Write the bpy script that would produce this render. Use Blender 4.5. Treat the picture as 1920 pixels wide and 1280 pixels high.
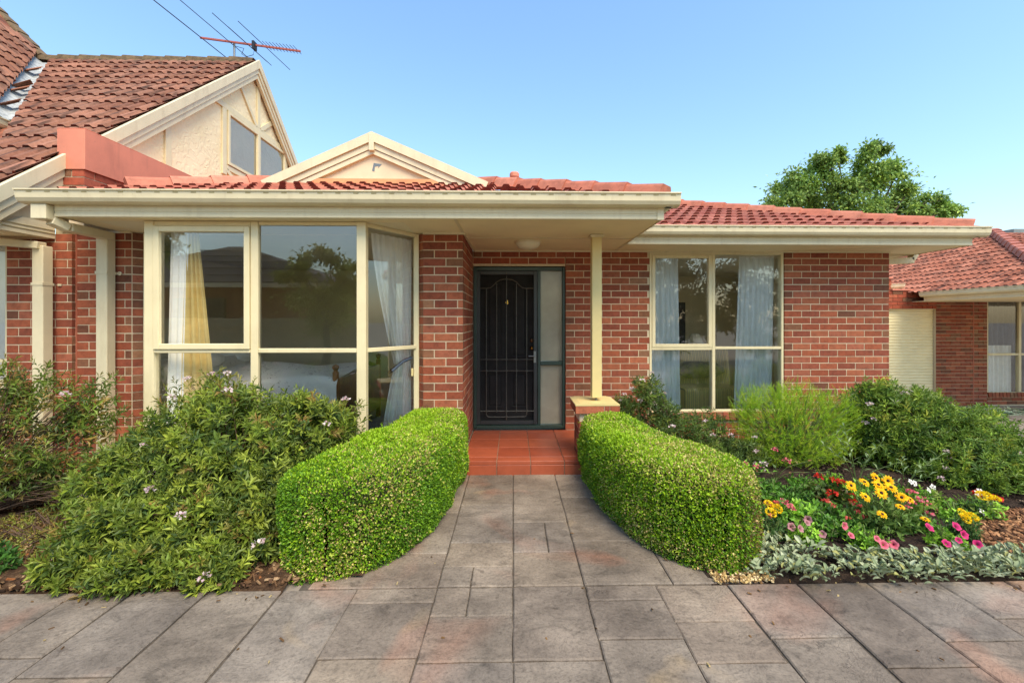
import bpy, bmesh, math, random
import numpy as np
from mathutils import Vector, Matrix

random.seed(7)
RNG = np.random.default_rng(11)
scene = bpy.context.scene
for o in list(bpy.data.objects):
    bpy.data.objects.remove(o)
COL = scene.collection
PI = math.pi

# ------------------------------------------------------------------ camera, sky, sun, exposure
CAM_H, YAW, FPX = 1.56, math.radians(1.2), 830.0
cd = bpy.data.cameras.new("camera")
cam = bpy.data.objects.new("camera", cd)
COL.objects.link(cam)
cam.location = (0, 0, CAM_H)
cam.rotation_euler = (PI / 2, 0, -YAW)
cd.sensor_width = 36
cd.lens = 36 * FPX / 1920
cd.shift_x = -(2 + FPX * math.tan(YAW)) / 1920
cd.shift_y = -40 / 1920
cd.clip_start, cd.clip_end = 0.05, 800
scene.camera = cam

SUN_EL, SUN_AZ = math.radians(55), math.radians(152)     # azimuth clockwise from +Y: behind the camera, a little to the right
world = bpy.data.worlds.new("World")
scene.world = world
world.use_nodes = True
wn, wl = world.node_tree.nodes, world.node_tree.links
wn.clear()
sky = wn.new("ShaderNodeTexSky")
sky.sky_type = 'NISHITA'
sky.sun_disc = False
sky.sun_elevation = SUN_EL
sky.sun_rotation = SUN_AZ
sky.altitude = 0
sky.air_density = 1.8
sky.dust_density = 1.0
sky.ozone_density = 8.0
bg = wn.new("ShaderNodeBackground")
bg.inputs[1].default_value = 0.135
wo = wn.new("ShaderNodeOutputWorld")
wl.new(sky.outputs[0], bg.inputs[0])
wl.new(bg.outputs[0], wo.inputs[0])

sd = bpy.data.lights.new("sun", 'SUN')
sd.energy = 2.6
sd.angle = math.radians(36)
sd.color = (1.0, 0.89, 0.73)
sun = bpy.data.objects.new("sun", sd)
COL.objects.link(sun)
sdir = Vector((math.sin(SUN_AZ) * math.cos(SUN_EL), math.cos(SUN_AZ) * math.cos(SUN_EL), math.sin(SUN_EL)))
sun.rotation_euler = sdir.to_track_quat('Z', 'Y').to_euler()
sun.location = sdir * 40

vs = scene.view_settings
scene.display_settings.display_device = 'sRGB'
vs.view_transform = 'Standard'
vs.look = 'None'
vs.exposure = 1.06
vs.gamma = 1
vs.use_curve_mapping = False
scene.render.engine = 'CYCLES'
scene.cycles.max_bounces = 8
scene.cycles.transparent_max_bounces = 16
scene.cycles.use_denoising = True

# ------------------------------------------------------------------ small helpers
WARM = (1.0, .97, .84)
def S(r, g, b, k=1.0):
    def c(v):
        v /= 255.0
        return (v / 12.92 if v <= 0.04045 else ((v + 0.055) / 1.055) ** 2.4) * k
    return (c(r) * WARM[0], c(g) * WARM[1], c(b) * WARM[2], 1.0)

def project(p):
    ca, sa = math.cos(YAW), math.sin(YAW)
    xc = p[0] * ca - p[1] * sa
    zc = p[0] * sa + p[1] * ca
    if zc < 0.1:
        return None
    return 962 + FPX * math.tan(YAW) + FPX * xc / zc, 600 - FPX * (p[2] - CAM_H) / zc, zc

WM = {}
def wm(o):
    return WM.get(o.name, Matrix.Identity(4))

def link(name, data, parent=None, matrix=None):
    o = bpy.data.objects.new(name, data)
    COL.objects.link(o)
    M = matrix if matrix is not None else Matrix.Identity(4)
    if parent is not None:
        o.parent = parent
        o.matrix_parent_inverse = wm(parent).inverted()
    o.matrix_basis = M
    WM[o.name] = M.copy()
    return o

def tag(o, label, cat, group=None):
    o["label"] = label
    o["category"] = cat
    if group:
        o["group"] = group
    return o

def thing(name, label, cat, loc=(0, 0, 0), group=None):
    return tag(link(name, None, None, Matrix.Translation(loc)), label, cat, group)

def structure(o):
    o["kind"] = "structure"
    return o

def stuff(o, label=None, cat=None):
    o["kind"] = "stuff"
    if label:
        o["label"] = label
    if cat:
        o["category"] = cat
    return o

def clone(src, loc, rz=0.0, sc=1.0, label=None):
    """A copy of a thing built about the origin, with copies of its parts and sub-parts."""
    r = src.copy()
    COL.objects.link(r)
    r.matrix_basis = Matrix.Translation(loc) @ Matrix.Rotation(rz, 4, 'Z') @ Matrix.Scale(sc, 4)
    if label:
        r["label"] = label
    for ch in list(src.children):
        c = ch.copy()
        COL.objects.link(c)
        c.parent = r
        for g in list(ch.children):
            d = g.copy()
            COL.objects.link(d)
            d.parent = c
    return r

class MB:
    """collects shapes, then becomes ONE mesh object"""
    def __init__(self):
        self.v, self.f, self.mi, self.cur = [], [], [], 0
    def add(self, vs_, fs_):
        b = len(self.v)
        self.v += [tuple(p) for p in vs_]
        for f in fs_:
            self.f.append([b + i for i in f])
            self.mi.append(self.cur)
        return self
    def box(self, x0, x1, y0, y1, z0, z1):
        return self.add([(x0, y0, z0), (x1, y0, z0), (x1, y1, z0), (x0, y1, z0), (x0, y0, z1), (x1, y0, z1), (x1, y1, z1), (x0, y1, z1)],
                        [(0, 3, 2, 1), (4, 5, 6, 7), (0, 1, 5, 4), (1, 2, 6, 5), (2, 3, 7, 6), (3, 0, 4, 7)])
    def prism(self, prof, A, B, out, up=(0, 0, 1), cap=True):
        """profile [(o, u)] swept from A to B; o along OUT, u along UP"""
        A, B, out, up = Vector(A), Vector(B), Vector(out), Vector(up)
        n = len(prof)
        vs_ = [P + out * o + up * u for P in (A, B) for (o, u) in prof]
        fs_ = [(i, (i + 1) % n, n + (i + 1) % n, n + i) for i in range(n)]
        if cap:
            fs_ += [tuple(range(n))[::-1], tuple(range(n, 2 * n))]
        return self.add(vs_, fs_)
    def bar(self, A, B, w, h, side=None):
        """box bar from A to B, w wide along SIDE, h the other way"""
        A, B = Vector(A), Vector(B)
        d = (B - A).normalized()
        s = Vector(side) if side else d.cross(Vector((0, 0, 1)))
        if s.length < 1e-5:
            s = Vector((1, 0, 0))
        s = (s - d * s.dot(d)).normalized()
        t = s.cross(d).normalized()
        return self.prism([(-w / 2, -h / 2), (w / 2, -h / 2), (w / 2, h / 2), (-w / 2, h / 2)], A, B, s, t)
    def tube(self, pts, r, n=6, r2=None):
        pts = [Vector(p) for p in pts]
        m = len(pts)
        vs_, fs_ = [], []
        for i, p in enumerate(pts):
            d = (pts[min(i + 1, m - 1)] - pts[max(i - 1, 0)]).normalized()
            s = d.cross(Vector((0, 0, 1))) if abs(d.z) < .95 else d.cross(Vector((1, 0, 0)))
            s.normalize()
            t = d.cross(s)
            rr = r if r2 is None else r + (r2 - r) * i / (m - 1)
            for k in range(n):
                a = 2 * PI * k / n
                vs_.append(p + (s * math.cos(a) + t * math.sin(a)) * rr)
        for i in range(m - 1):
            for k in range(n):
                fs_.append((i * n + k, i * n + (k + 1) % n, (i + 1) * n + (k + 1) % n, (i + 1) * n + k))
        fs_ += [tuple(range(n))[::-1], tuple((m - 1) * n + k for k in range(n))]
        return self.add(vs_, fs_)
    def lathe(self, c, prof, n=16, axis='Z', squash=(1, 1)):
        c = Vector(c)
        vs_, fs_ = [], []
        for (r, h) in prof:
            for k in range(n):
                a = 2 * PI * k / n
                x, y = r * math.cos(a) * squash[0], r * math.sin(a) * squash[1]
                vs_.append(c + (Vector((x, y, h)) if axis == 'Z' else Vector((x, h, y)) if axis == 'Y' else Vector((h, x, y))))
        for i in range(len(prof) - 1):
            for k in range(n):
                fs_.append((i * n + k, i * n + (k + 1) % n, (i + 1) * n + (k + 1) % n, (i + 1) * n + k))
        return self.add(vs_, fs_)
    def sheet(self, fn, nu, nv):
        vs_ = [fn(i / nu, j / nv) for j in range(nv + 1) for i in range(nu + 1)]
        w = nu + 1
        return self.add(vs_, [(j * w + i, j * w + i + 1, (j + 1) * w + i + 1, (j + 1) * w + i) for j in range(nv) for i in range(nu)])
    def mesh(self, name, mats, smooth=False):
        me = bpy.data.meshes.new(name)
        me.from_pydata(self.v, [], self.f)
        for m in (mats if isinstance(mats, (list, tuple)) else [mats]):
            me.materials.append(m)
        if any(self.mi):
            me.polygons.foreach_set("material_index", self.mi)
        bm = bmesh.new()
        bm.from_mesh(me)
        bmesh.ops.recalc_face_normals(bm, faces=bm.faces)
        bm.to_mesh(me)
        bm.free()
        if smooth:
            me.polygons.foreach_set("use_smooth", [True] * len(me.polygons))
        me.update()
        return me
    def build(self, name, mats, parent=None, smooth=False):
        return link(name, self.mesh(name, mats, smooth), parent)

def bevelled(o, w=0.004, seg=1):
    m = o.modifiers.new("bevel", 'BEVEL')
    m.width = w
    m.segments = seg
    m.limit_method = 'ANGLE'
    m.angle_limit = math.radians(40)
    return o

# ------------------------------------------------------------------ materials
def new_mat(name):
    m = bpy.data.materials.new(name)
    m.use_nodes = True
    nt = m.node_tree
    b = nt.nodes["Principled BSDF"]
    return m, nt, b

def noise(nt, scale, detail=4, rough=.55, coord='pos', dist=0.0, vec_scale=None):
    n = nt.nodes.new("ShaderNodeTexNoise")
    n.inputs["Scale"].default_value = scale
    n.inputs["Detail"].default_value = detail
    n.inputs["Roughness"].default_value = rough
    n.inputs["Distortion"].default_value = dist
    if coord == 'pos':
        src = nt.nodes.new("ShaderNodeNewGeometry").outputs["Position"]
    else:
        src = nt.nodes.new("ShaderNodeTexCoord").outputs["Object"]
    if vec_scale:
        mp = nt.nodes.new("ShaderNodeMapping")
        mp.inputs["Scale"].default_value = vec_scale
        nt.links.new(src, mp.inputs[0])
        src = mp.outputs[0]
    nt.links.new(src, n.inputs["Vector"])
    return n.outputs["Fac"]

def ramp(nt, fac, stops):
    r = nt.nodes.new("ShaderNodeValToRGB")
    e = r.color_ramp.elements
    while len(e) < len(stops):
        e.new(0.5)
    for el, (p, c) in zip(e, stops):
        el.position = p
        el.color = c if len(c) == 4 else (*c, 1)
    nt.links.new(fac, r.inputs[0])
    return r.outputs[0]

def mixc(nt, a, b, fac, mode='MIX'):
    m = nt.nodes.new("ShaderNodeMix")
    m.data_type = 'RGBA'
    m.blend_type = mode
    for sock, v in ((m.inputs[6], a), (m.inputs[7], b)):
        if isinstance(v, tuple):
            sock.default_value = v
        else:
            nt.links.new(v, sock)
    if isinstance(fac, (int, float)):
        m.inputs[0].default_value = fac
    else:
        nt.links.new(fac, m.inputs[0])
    return m.outputs[2]

def bump(nt, b, h, strength=.3, dist=.01):
    bn = nt.nodes.new("ShaderNodeBump")
    bn.inputs["Strength"].default_value = strength
    bn.inputs["Distance"].default_value = dist
    nt.links.new(h, bn.inputs["Height"])
    nt.links.new(bn.outputs[0], b.inputs["Normal"])

def g(v):
    return (v, v, v, 1)

def paint(name, col, rough=.45, dirt=.12, scale=6, metal=0.0, bmp=0.0, spec=.5):
    m, nt, b = new_mat(name)
    n = noise(nt, scale, 6, .6)
    dark = tuple(c * (1 - dirt * 2.2) for c in col[:3]) + (1,)
    c = ramp(nt, n, [(.3, dark), (.62, col)])
    nt.links.new(c, b.inputs["Base Color"])
    b.inputs["Roughness"].default_value = rough
    b.inputs["Metallic"].default_value = metal
    b.inputs["Specular IOR Level"].default_value = spec
    if bmp:
        bump(nt, b, noise(nt, scale * 14, 3), bmp, .004)
    return m

def tinted(name, attr, rough, specks, noise_scale, bmp, dist=.004, dark=.55, spec=.3):
    """colour from the object (attr None) or from a colour attribute, broken up by fine grain"""
    m, nt, b = new_mat(name)
    if attr:
        a = nt.nodes.new("ShaderNodeAttribute")
        a.attribute_name = attr
        col = a.outputs["Color"]
    else:
        col = nt.nodes.new("ShaderNodeObjectInfo").outputs["Color"]
    n1 = ramp(nt, noise(nt, noise_scale, 8, .7), [(.3, g(dark)), (.55, g(1.0)), (.8, g(1.15))])
    col = mixc(nt, col, n1, 1.0, 'MULTIPLY')
    n2 = ramp(nt, noise(nt, noise_scale * 5, 3, .6), [(.62, g(0)), (.7, g(specks))])
    col = mixc(nt, col, S(60, 35, 28), n2)
    nt.links.new(col, b.inputs["Base Color"])
    b.inputs["Roughness"].default_value = rough
    b.inputs["Specular IOR Level"].default_value = spec
    bump(nt, b, noise(nt, noise_scale * 3, 6, .7), bmp, dist)
    return m

M = {}
M['brick'] = tinted("fired brick", None, .85, .7, 16, .45, dark=.62)
M['brick_joined'] = tinted("fired brick far", "Col", .85, .7, 16, .45, dark=.62)
M["mortar"] = paint("pale mortar", S(212, 194, 168), .95, .06, 30, bmp=.3)
M['tile'] = tinted("painted roof tile", None, .65, .25, 9, .35, dark=.66, spec=.25)
M['tile_end'] = paint("dark tile end", S(120, 52, 40), .9, .25, 20)  # front edges of the tiles, darker than their tops
M['cream'] = paint("cream paint", S(220, 207, 178), .42, .05, 3)
M['cream_frame'] = paint("cream window frame", S(224, 210, 175), .35, .04, 5)
M['cream_post'] = paint("buff post paint", S(224, 202, 144), .45, .05, 4)
M['soffit'] = paint("soffit lining", S(240, 224, 190), .8, .05, 2)
M['shutter'] = paint("cream shutter slats", S(246, 230, 188), .4, .04, 3)
def weathered(m, col, k):
    nt = m.node_tree
    b = nt.nodes["Principled BSDF"]
    src = b.inputs["Base Color"].links[0].from_socket
    st = ramp(nt, noise(nt, 1.0, 6, .65, vec_scale=(8, 8, 1.4)), [(.52, g(0)), (.74, g(k))])
    fine = ramp(nt, noise(nt, 70, 4, .6), [(.64, g(0)), (.72, g(k * 1.4))])
    c = mixc(nt, src, col, st)
    nt.links.new(mixc(nt, c, col, fine), b.inputs["Base Color"])
weathered(M['cream'], S(150, 126, 92), .26)
weathered(M['cream_frame'], S(150, 130, 90), .16)
M['slot'] = paint("slot shadow gap", S(165, 150, 110), .8, .1, 20)
M['render_wall'] = None
M['red_flash'] = paint("red painted flashing", S(214, 132, 108), .6, .08, 3)
weathered(M['red_flash'], S(168, 104, 86), .5)
M['green_frame'] = paint("dark green door frame", S(46, 66, 60), .35, .12, 8)
M['door_dark'] = paint("charcoal security door", S(50, 52, 53), .4, .1, 8)
M['door_leaf'] = paint("dark timber door behind mesh", S(44, 42, 42), .75, .2, 6, spec=.2)
M['iron'] = paint("weathered iron bars", S(94, 92, 86), .5, .2, 30, metal=.3)
M['brass'] = paint("polished brass", S(200, 160, 80), .25, .1, 20, metal=1.0)
M['copper'] = paint("brown bronze", S(110, 75, 50), .35, .2, 20, metal=.8)
M['steel'] = paint("grey metal", S(140, 142, 146), .4, .1, 10, metal=.7)
M['black'] = paint("black metal", S(30, 30, 32), .5, .1, 10)
M['antenna_red'] = paint("faded red boom", S(165, 85, 75), .6, .1, 10)
M['wood'] = paint("warm pine", S(150, 90, 50), .45, .25, 5)
M['darkwood'] = paint("dark cabinet wood", S(38, 28, 24), .5, .2, 5)
M['wall_in'] = paint("inner wall paint", S(232, 222, 196), .9, .03, 2)
M['carpet'] = paint("grey carpet", S(150, 146, 150), 1, .1, 40)
M['white_cloth'] = paint("white cloth", S(246, 246, 250), .9, .04, 10)
M['gold_cloth'] = paint("gold curtain cloth", S(218, 192, 124), .6, .12, 7)
M['blue_tie'] = paint("slate blue tieback", S(60, 75, 95), .7, .1, 10)
M['lamp_glass'] = paint("opal glass shade", S(228, 222, 205), .3, .03, 6)
M['timber_pale'] = paint("weathered fence timber", S(206, 192, 162), .9, .15, 5)
M['dark_tile'] = paint("dark concrete tiles", S(74, 68, 68), .8, .15, 5)
M['terracotta'] = tinted("terracotta floor tile", None, .38, .05, 6, .06, dark=.82, spec=.5)
M['grout'] = paint("grey grout", S(186, 158, 138), .95, .1, 30)
M['twig'] = paint("brown twig", S(92, 70, 52), .9, .3, 20)
M['green_stem'] = paint("green stem", S(104, 124, 62), .7, .2, 20)
M['bark'] = paint("grey brown bark", S(88, 74, 60), .95, .35, 10, bmp=.6)
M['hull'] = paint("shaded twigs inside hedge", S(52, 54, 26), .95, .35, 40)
M['valley'] = paint("pale valley metal", S(184, 188, 194), .55, .25, 14)
M['gravel'] = None

def cloth_alpha():
    m, nt, b = new_mat("sheer curtain")
    b.inputs["Base Color"].default_value = S(240, 246, 255)
    b.inputs["Roughness"].default_value = .9
    tr = nt.nodes.new("ShaderNodeBsdfTranslucent")
    tr.inputs[0].default_value = S(240, 246, 255)
    mx = nt.nodes.new("ShaderNodeMixShader")
    mx.inputs[0].default_value = .15
    out = nt.nodes["Material Output"]
    nt.links.new(b.outputs[0], mx.inputs[1])
    nt.links.new(tr.outputs[0], mx.inputs[2])
    nt.links.new(mx.outputs[0], out.inputs[0])
    return m
M['sheer'] = cloth_alpha()

def glass():
    m, nt, b = new_mat("window glass")
    nt.nodes.remove(b)
    t = nt.nodes.new("ShaderNodeBsdfTransparent")
    t.inputs[0].default_value = (.97, .98, .97, 1)
    gl = nt.nodes.new("ShaderNodeBsdfGlossy")
    gl.inputs["Roughness"].default_value = 0.0
    gl.inputs[0].default_value = (.95, .96, .97, 1)
    fr = nt.nodes.new("ShaderNodeFresnel")
    fr.inputs[0].default_value = 1.5
    mr = nt.nodes.new("ShaderNodeMapRange")
    mr.inputs["From Min"].default_value, mr.inputs["From Max"].default_value = 0.04, 1.0
    mr.inputs["To Min"].default_value, mr.inputs["To Max"].default_value = 0.14, 1.0
    nt.links.new(fr.outputs[0], mr.inputs["Value"])
    mx = nt.nodes.new("ShaderNodeMixShader")
    nt.links.new(mr.outputs[0], mx.inputs[0])
    nt.links.new(t.outputs[0], mx.inputs[1])
    nt.links.new(gl.outputs[0], mx.inputs[2])
    nt.links.new(mx.outputs[0], nt.nodes["Material Output"].inputs[0])
    return m
M['glass'] = glass()

def frosted():
    m, nt, b = new_mat("frosted sidelight glass")
    c = ramp(nt, noise(nt, 3, 4), [(.3, S(140, 134, 120)), (.7, S(166, 160, 144))])
    nt.links.new(c, b.inputs["Base Color"])
    b.inputs["Roughness"].default_value = .14
    bump(nt, b, noise(nt, 90, 3), .2, .003)
    return m
M['frosted'] = frosted()

def render_wall():
    m, nt, b = new_mat("trowelled cream render")
    c = ramp(nt, noise(nt, 2.5, 4), [(.3, S(232, 215, 180)), (.7, S(242, 227, 196))])
    nt.links.new(c, b.inputs["Base Color"])
    b.inputs["Roughness"].default_value = .9
    bump(nt, b, ramp(nt, noise(nt, 7, 2, .4, dist=2.2), [(.45, g(0)), (.56, g(1))]), .35, .01)
    return m
M['render_wall'] = render_wall()
M['smooth_wall'] = paint('smooth cream sheet', S(226, 206, 178), .8, .08, 2.2)

def old_tile():
    m, nt, b = new_mat("weathered terracotta roof tile")
    col = nt.nodes.new("ShaderNodeObjectInfo").outputs["Color"]
    geo = nt.nodes.new("ShaderNodeTexCoord")
    mp = nt.nodes.new("ShaderNodeMapping")
    mp.inputs["Scale"].default_value = (14, 2.2, 14)
    nt.links.new(geo.outputs["Object"], mp.inputs[0])
    oi = nt.nodes.new("ShaderNodeObjectInfo")
    ad = nt.nodes.new("ShaderNodeVectorMath")
    nt.links.new(mp.outputs[0], ad.inputs[0])
    mul = nt.nodes.new("ShaderNodeMath")
    mul.operation = 'MULTIPLY'
    mul.inputs[1].default_value = 80
    nt.links.new(oi.outputs["Random"], mul.inputs[0])
    nt.links.new(mul.outputs[0], ad.inputs[1])
    n = nt.nodes.new("ShaderNodeTexNoise")
    n.inputs["Scale"].default_value = 1.0
    n.inputs["Detail"].default_value = 6
    nt.links.new(ad.outputs[0], n.inputs["Vector"])
    c = mixc(nt, col, S(62, 48, 44), ramp(nt, n.outputs["Fac"], [(.48, g(0)), (.66, g(.85))]))
    c = mixc(nt, c, ramp(nt, noise(nt, 30, 5), [(.3, g(.75)), (.7, g(1.1))]), 1.0, 'MULTIPLY')
    nt.links.new(c, b.inputs["Base Color"])
    b.inputs["Roughness"].default_value = .9
    b.inputs["Specular IOR Level"].default_value = .2
    bump(nt, b, noise(nt, 60, 4), .3, .004)
    return m
M['old_tile'] = old_tile()
M['lichen'] = paint("lichen stained ridge", S(112, 92, 66), .95, .3, 14)

def leaf_mat(name, trans=.28, rough=.5, spec=.35):
    m, nt, b = new_mat(name)
    a = nt.nodes.new("ShaderNodeAttribute")
    a.attribute_name = "Col"
    nt.links.new(a.outputs["Color"], b.inputs["Base Color"])
    b.inputs["Roughness"].default_value = rough
    b.inputs["Specular IOR Level"].default_value = spec
    tr = nt.nodes.new("ShaderNodeBsdfTranslucent")
    nt.links.new(a.outputs["Color"], tr.inputs[0])
    mx = nt.nodes.new("ShaderNodeMixShader")
    mx.inputs[0].default_value = trans
    nt.links.new(b.outputs[0], mx.inputs[1])
    nt.links.new(tr.outputs[0], mx.inputs[2])
    nt.links.new(mx.outputs[0], nt.nodes["Material Output"].inputs[0])
    return m
M['leaf'] = leaf_mat("leaf green")
M['felt_leaf'] = leaf_mat("felted silver leaf", .12, .9, .1)
M['petal'] = leaf_mat("flower petal", .3, .6, .2)
M['chip'] = tinted("bark chip", "Col", .95, .3, 30, .3)
M['chip'].node_tree.nodes["Principled BSDF"].inputs["Specular IOR Level"].default_value = .1

def slab_mat():
    m, nt, b = new_mat("stamped slate concrete")
    base = ramp(nt, noise(nt, 1.3, 6, .62), [(.30, S(106, 95, 87)), (.48, S(150, 137, 127)), (.70, S(192, 177, 164))])
    oi = nt.nodes.new("ShaderNodeObjectInfo").outputs["Color"]
    c = mixc(nt, base, oi, 1.0, 'MULTIPLY')
    rust = ramp(nt, noise(nt, .95, 3, .5, dist=.6), [(.54, g(0)), (.80, g(.45))])
    c = mixc(nt, c, S(206, 122, 84), rust)
    ochre = ramp(nt, noise(nt, 1.7, 3, .5, dist=.9), [(.64, g(0)), (.76, g(.4))])
    c = mixc(nt, c, S(186, 160, 122), ochre)
    spots = ramp(nt, noise(nt, 11, 5, .65, dist=.5), [(.6, g(0)), (.7, g(.6))])
    c = mixc(nt, c, S(78, 68, 62), spots)
    grain = ramp(nt, noise(nt, 55, 6, .75), [(.3, g(.58)), (.5, g(1.0)), (.75, g(1.2))])
    c = mixc(nt, c, grain, 1.0, 'MULTIPLY')
    slate = ramp(nt, noise(nt, 3.2, 9, .72, dist=1.6, vec_scale=(1, 1.7, 1)), [(.36, g(.66)), (.47, g(.98)), (.52, g(1.0)), (.68, g(1.16))])
    c = mixc(nt, c, slate, .85, 'MULTIPLY')
    # hair cracks
    vo = nt.nodes.new("ShaderNodeTexVoronoi")
    vo.feature = 'DISTANCE_TO_EDGE'
    vo.inputs["Scale"].default_value = 7
    gp = nt.nodes.new("ShaderNodeNewGeometry")
    wob = nt.nodes.new("ShaderNodeTexNoise")
    wob.inputs["Scale"].default_value = 9
    wob.inputs["Detail"].default_value = 5
    nt.links.new(gp.outputs["Position"], wob.inputs["Vector"])
    va = nt.nodes.new("ShaderNodeVectorMath")
    va.operation = 'MULTIPLY_ADD'
    va.inputs[1].default_value = (.35, .35, .35)
    nt.links.new(wob.outputs["Color"], va.inputs[0])
    nt.links.new(gp.outputs["Position"], va.inputs[2])
    nt.links.new(va.outputs[0], vo.inputs["Vector"])
    crack = ramp(nt, vo.outputs["Distance"], [(.0, g(1)), (.018, g(0))])
    patch = ramp(nt, noise(nt, 2.2, 3), [(.56, g(0)), (.68, g(1))])
    cf = mixc(nt, crack, patch, 1.0, 'MULTIPLY')
    cm = nt.nodes.new("ShaderNodeMath")
    cm.operation = 'MULTIPLY'
    cm.inputs[1].default_value = .42
    nt.links.new(cf, cm.inputs[0])
    c = mixc(nt, c, S(70, 60, 55), cm.outputs[0])
    nt.links.new(c, b.inputs["Base Color"])
    b.inputs["Roughness"].default_value = .72
    b.inputs["Specular IOR Level"].default_value = .3
    h = mixc(nt, noise(nt, 5, 8, .68, dist=1.2), cf, .2, 'SUBTRACT')
    bump(nt, b, h, .7, .025)
    return m
M['slab'] = slab_mat()
M['joint'] = paint("dark joint dirt", S(92, 82, 72), .95, .3, 30)
M['concrete'] = paint("grey driveway concrete", S(146, 136, 128), .9, .12, 3)

def soil(name, a, b_, c_, bs=.9):
    m, nt, b = new_mat(name)
    c = ramp(nt, noise(nt, 22, 9, .75), [(.32, a), (.52, b_), (.72, c_)])
    nt.links.new(c, b.inputs["Base Color"])
    b.inputs["Roughness"].default_value = 1
    b.inputs["Specular IOR Level"].default_value = .1
    bump(nt, b, noise(nt, 30, 9, .8), bs, .04)
    return m
M['soil'] = soil("dark garden soil", S(34, 28, 26), S(66, 54, 48), S(110, 92, 78))
M['mulch'] = soil("bark mulch", S(44, 32, 26), S(92, 70, 54), S(140, 112, 86))

# ------------------------------------------------------------------ foliage generators (numpy)
def unit(a):
    return a / np.maximum(np.linalg.norm(a, axis=-1, keepdims=True), 1e-9)

def np_object(name, V, F, C, mat, parent=None, smooth=False, matrix=None):
    me = bpy.data.meshes.new(name)
    k = F.shape[1]
    me.vertices.add(len(V))
    me.vertices.foreach_set("co", np.ascontiguousarray(V, np.float32).ravel())
    me.loops.add(F.size)
    me.loops.foreach_set("vertex_index", np.ascontiguousarray(F, np.int32).ravel())
    me.polygons.add(len(F))
    me.polygons.foreach_set("loop_start", np.arange(0, F.size, k, dtype=np.int32))
    me.polygons.foreach_set("use_smooth", np.full(len(F), smooth))
    me.update(calc_edges=True)
    if C is not None:
        at = me.color_attributes.new("Col", 'FLOAT_COLOR', 'POINT')
        at.data.foreach_set("color", np.ascontiguousarray(np.concatenate([C, np.ones((len(C), 1))], 1), np.float32).ravel())
    me.materials.append(mat)
    return link(name, me, parent, matrix)

def leaves(P, A, N, L, W, C, fold=.12, droop=.08, mid=.5):
    """folded lance-shaped leaves: five points, two quads each"""
    n = len(P)
    A = unit(A)
    N = unit(N - A * (N * A).sum(1, keepdims=True))
    Sd = np.cross(N, A)
    L = np.broadcast_to(np.asarray(L, float), (n,))[:, None]
    W = np.broadcast_to(np.asarray(W, float), (n,))[:, None]
    v = np.empty((n, 5, 3))
    v[:, 0] = P
    v[:, 1] = P + A * L * mid - Sd * W / 2 + N * L * fold
    v[:, 2] = P + A * L - N * L * droop
    v[:, 3] = P + A * L * mid + Sd * W / 2 + N * L * fold
    v[:, 4] = P + A * L * (mid + .02)
    idx = np.arange(n)[:, None] * 5
    F = np.concatenate([idx + np.array([[0, 1, 2, 4]]), idx + np.array([[0, 4, 2, 3]])])
    return v.reshape(-1, 3), F, np.repeat(C, 5, axis=0)

def rand_dirs(n, rng=None):
    return unit((rng or RNG).normal(size=(n, 3)))

def waves(P, f, seed, n=5):
    r = np.random.default_rng(seed)
    out = np.zeros(len(P))
    for _ in range(n):
        k = r.normal(size=3)
        k = k / np.linalg.norm(k) * f * r.uniform(.6, 1.6)
        out += np.sin(P @ k + r.uniform(0, 6.28))
    return out / n ** .5

def lin(*rgb):
    return np.array(S(*rgb)[:3])

def palette(n, cols, weights, jit=.12, rng=None):
    rng = rng or RNG
    cols = np.array([lin(*c) for c in cols])
    w = np.array(weights, float)
    c = cols[rng.choice(len(cols), n, p=w / w.sum())]
    return np.clip(c * (1 + rng.normal(size=(n, 1)) * jit), 0.002, .95)

GREENK = np.array([1.24, 1.18, 1.0])
def shoots(T, D, nl, gap, L, W, cols, weights, open_=(.35, 1.15), jit=.25, tipcol=None, whorl=2.4, fold=.12, droop=.1, jcol=.14):
    """leafy shoots: T tips, D directions; nl leaves stepping back from the tip"""
    n = len(T)
    D = unit(D)
    X = unit(np.cross(D, RNG.normal(size=(n, 3))))
    Y = np.cross(D, X)
    Ps, As, Ns, Ls, Cs = [], [], [], [], []
    sc = RNG.uniform(.75, 1.2, n)
    shootcol = palette(n, cols, weights, jcol)
    for j in range(nl):
        t = j / max(nl - 1, 1)
        az = whorl * j + RNG.normal(size=n) * .3
        R = X * np.cos(az)[:, None] + Y * np.sin(az)[:, None]
        ang = open_[0] + (open_[1] - open_[0]) * min(1, t * 1.6) + RNG.normal(size=n) * jit
        A = D * np.cos(ang)[:, None] + R * np.sin(ang)[:, None]
        Ps.append(T - D * (gap * j * sc)[:, None])
        As.append(A)
        Ns.append(D * np.sin(ang)[:, None] - R * np.cos(ang)[:, None] + RNG.normal(size=(n, 3)) * .25)
        Ls.append(L * sc * RNG.uniform(.75, 1.2, n) * (.55 + .45 * min(1, t * 3)))
        c = shootcol * (1 + RNG.normal(size=(n, 1)) * .12)
        if tipcol is not None and t < .3:
            c = c * .5 + lin(*tipcol) * .5
        Cs.append(np.clip(c * GREENK, .003, .9))
    Ls = np.concatenate(Ls)
    return leaves(np.concatenate(Ps), np.concatenate(As), np.concatenate(Ns), Ls, Ls * W, np.concatenate(Cs), fold, droop)

def merge(parts):
    Vs, Fs, Cs, b = [], [], [], 0
    for V, F, C in parts:
        Vs.append(V); Fs.append(F + b); Cs.append(C)
        b += len(V)
    return np.concatenate(Vs), np.concatenate(Fs), np.concatenate(Cs)

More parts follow.
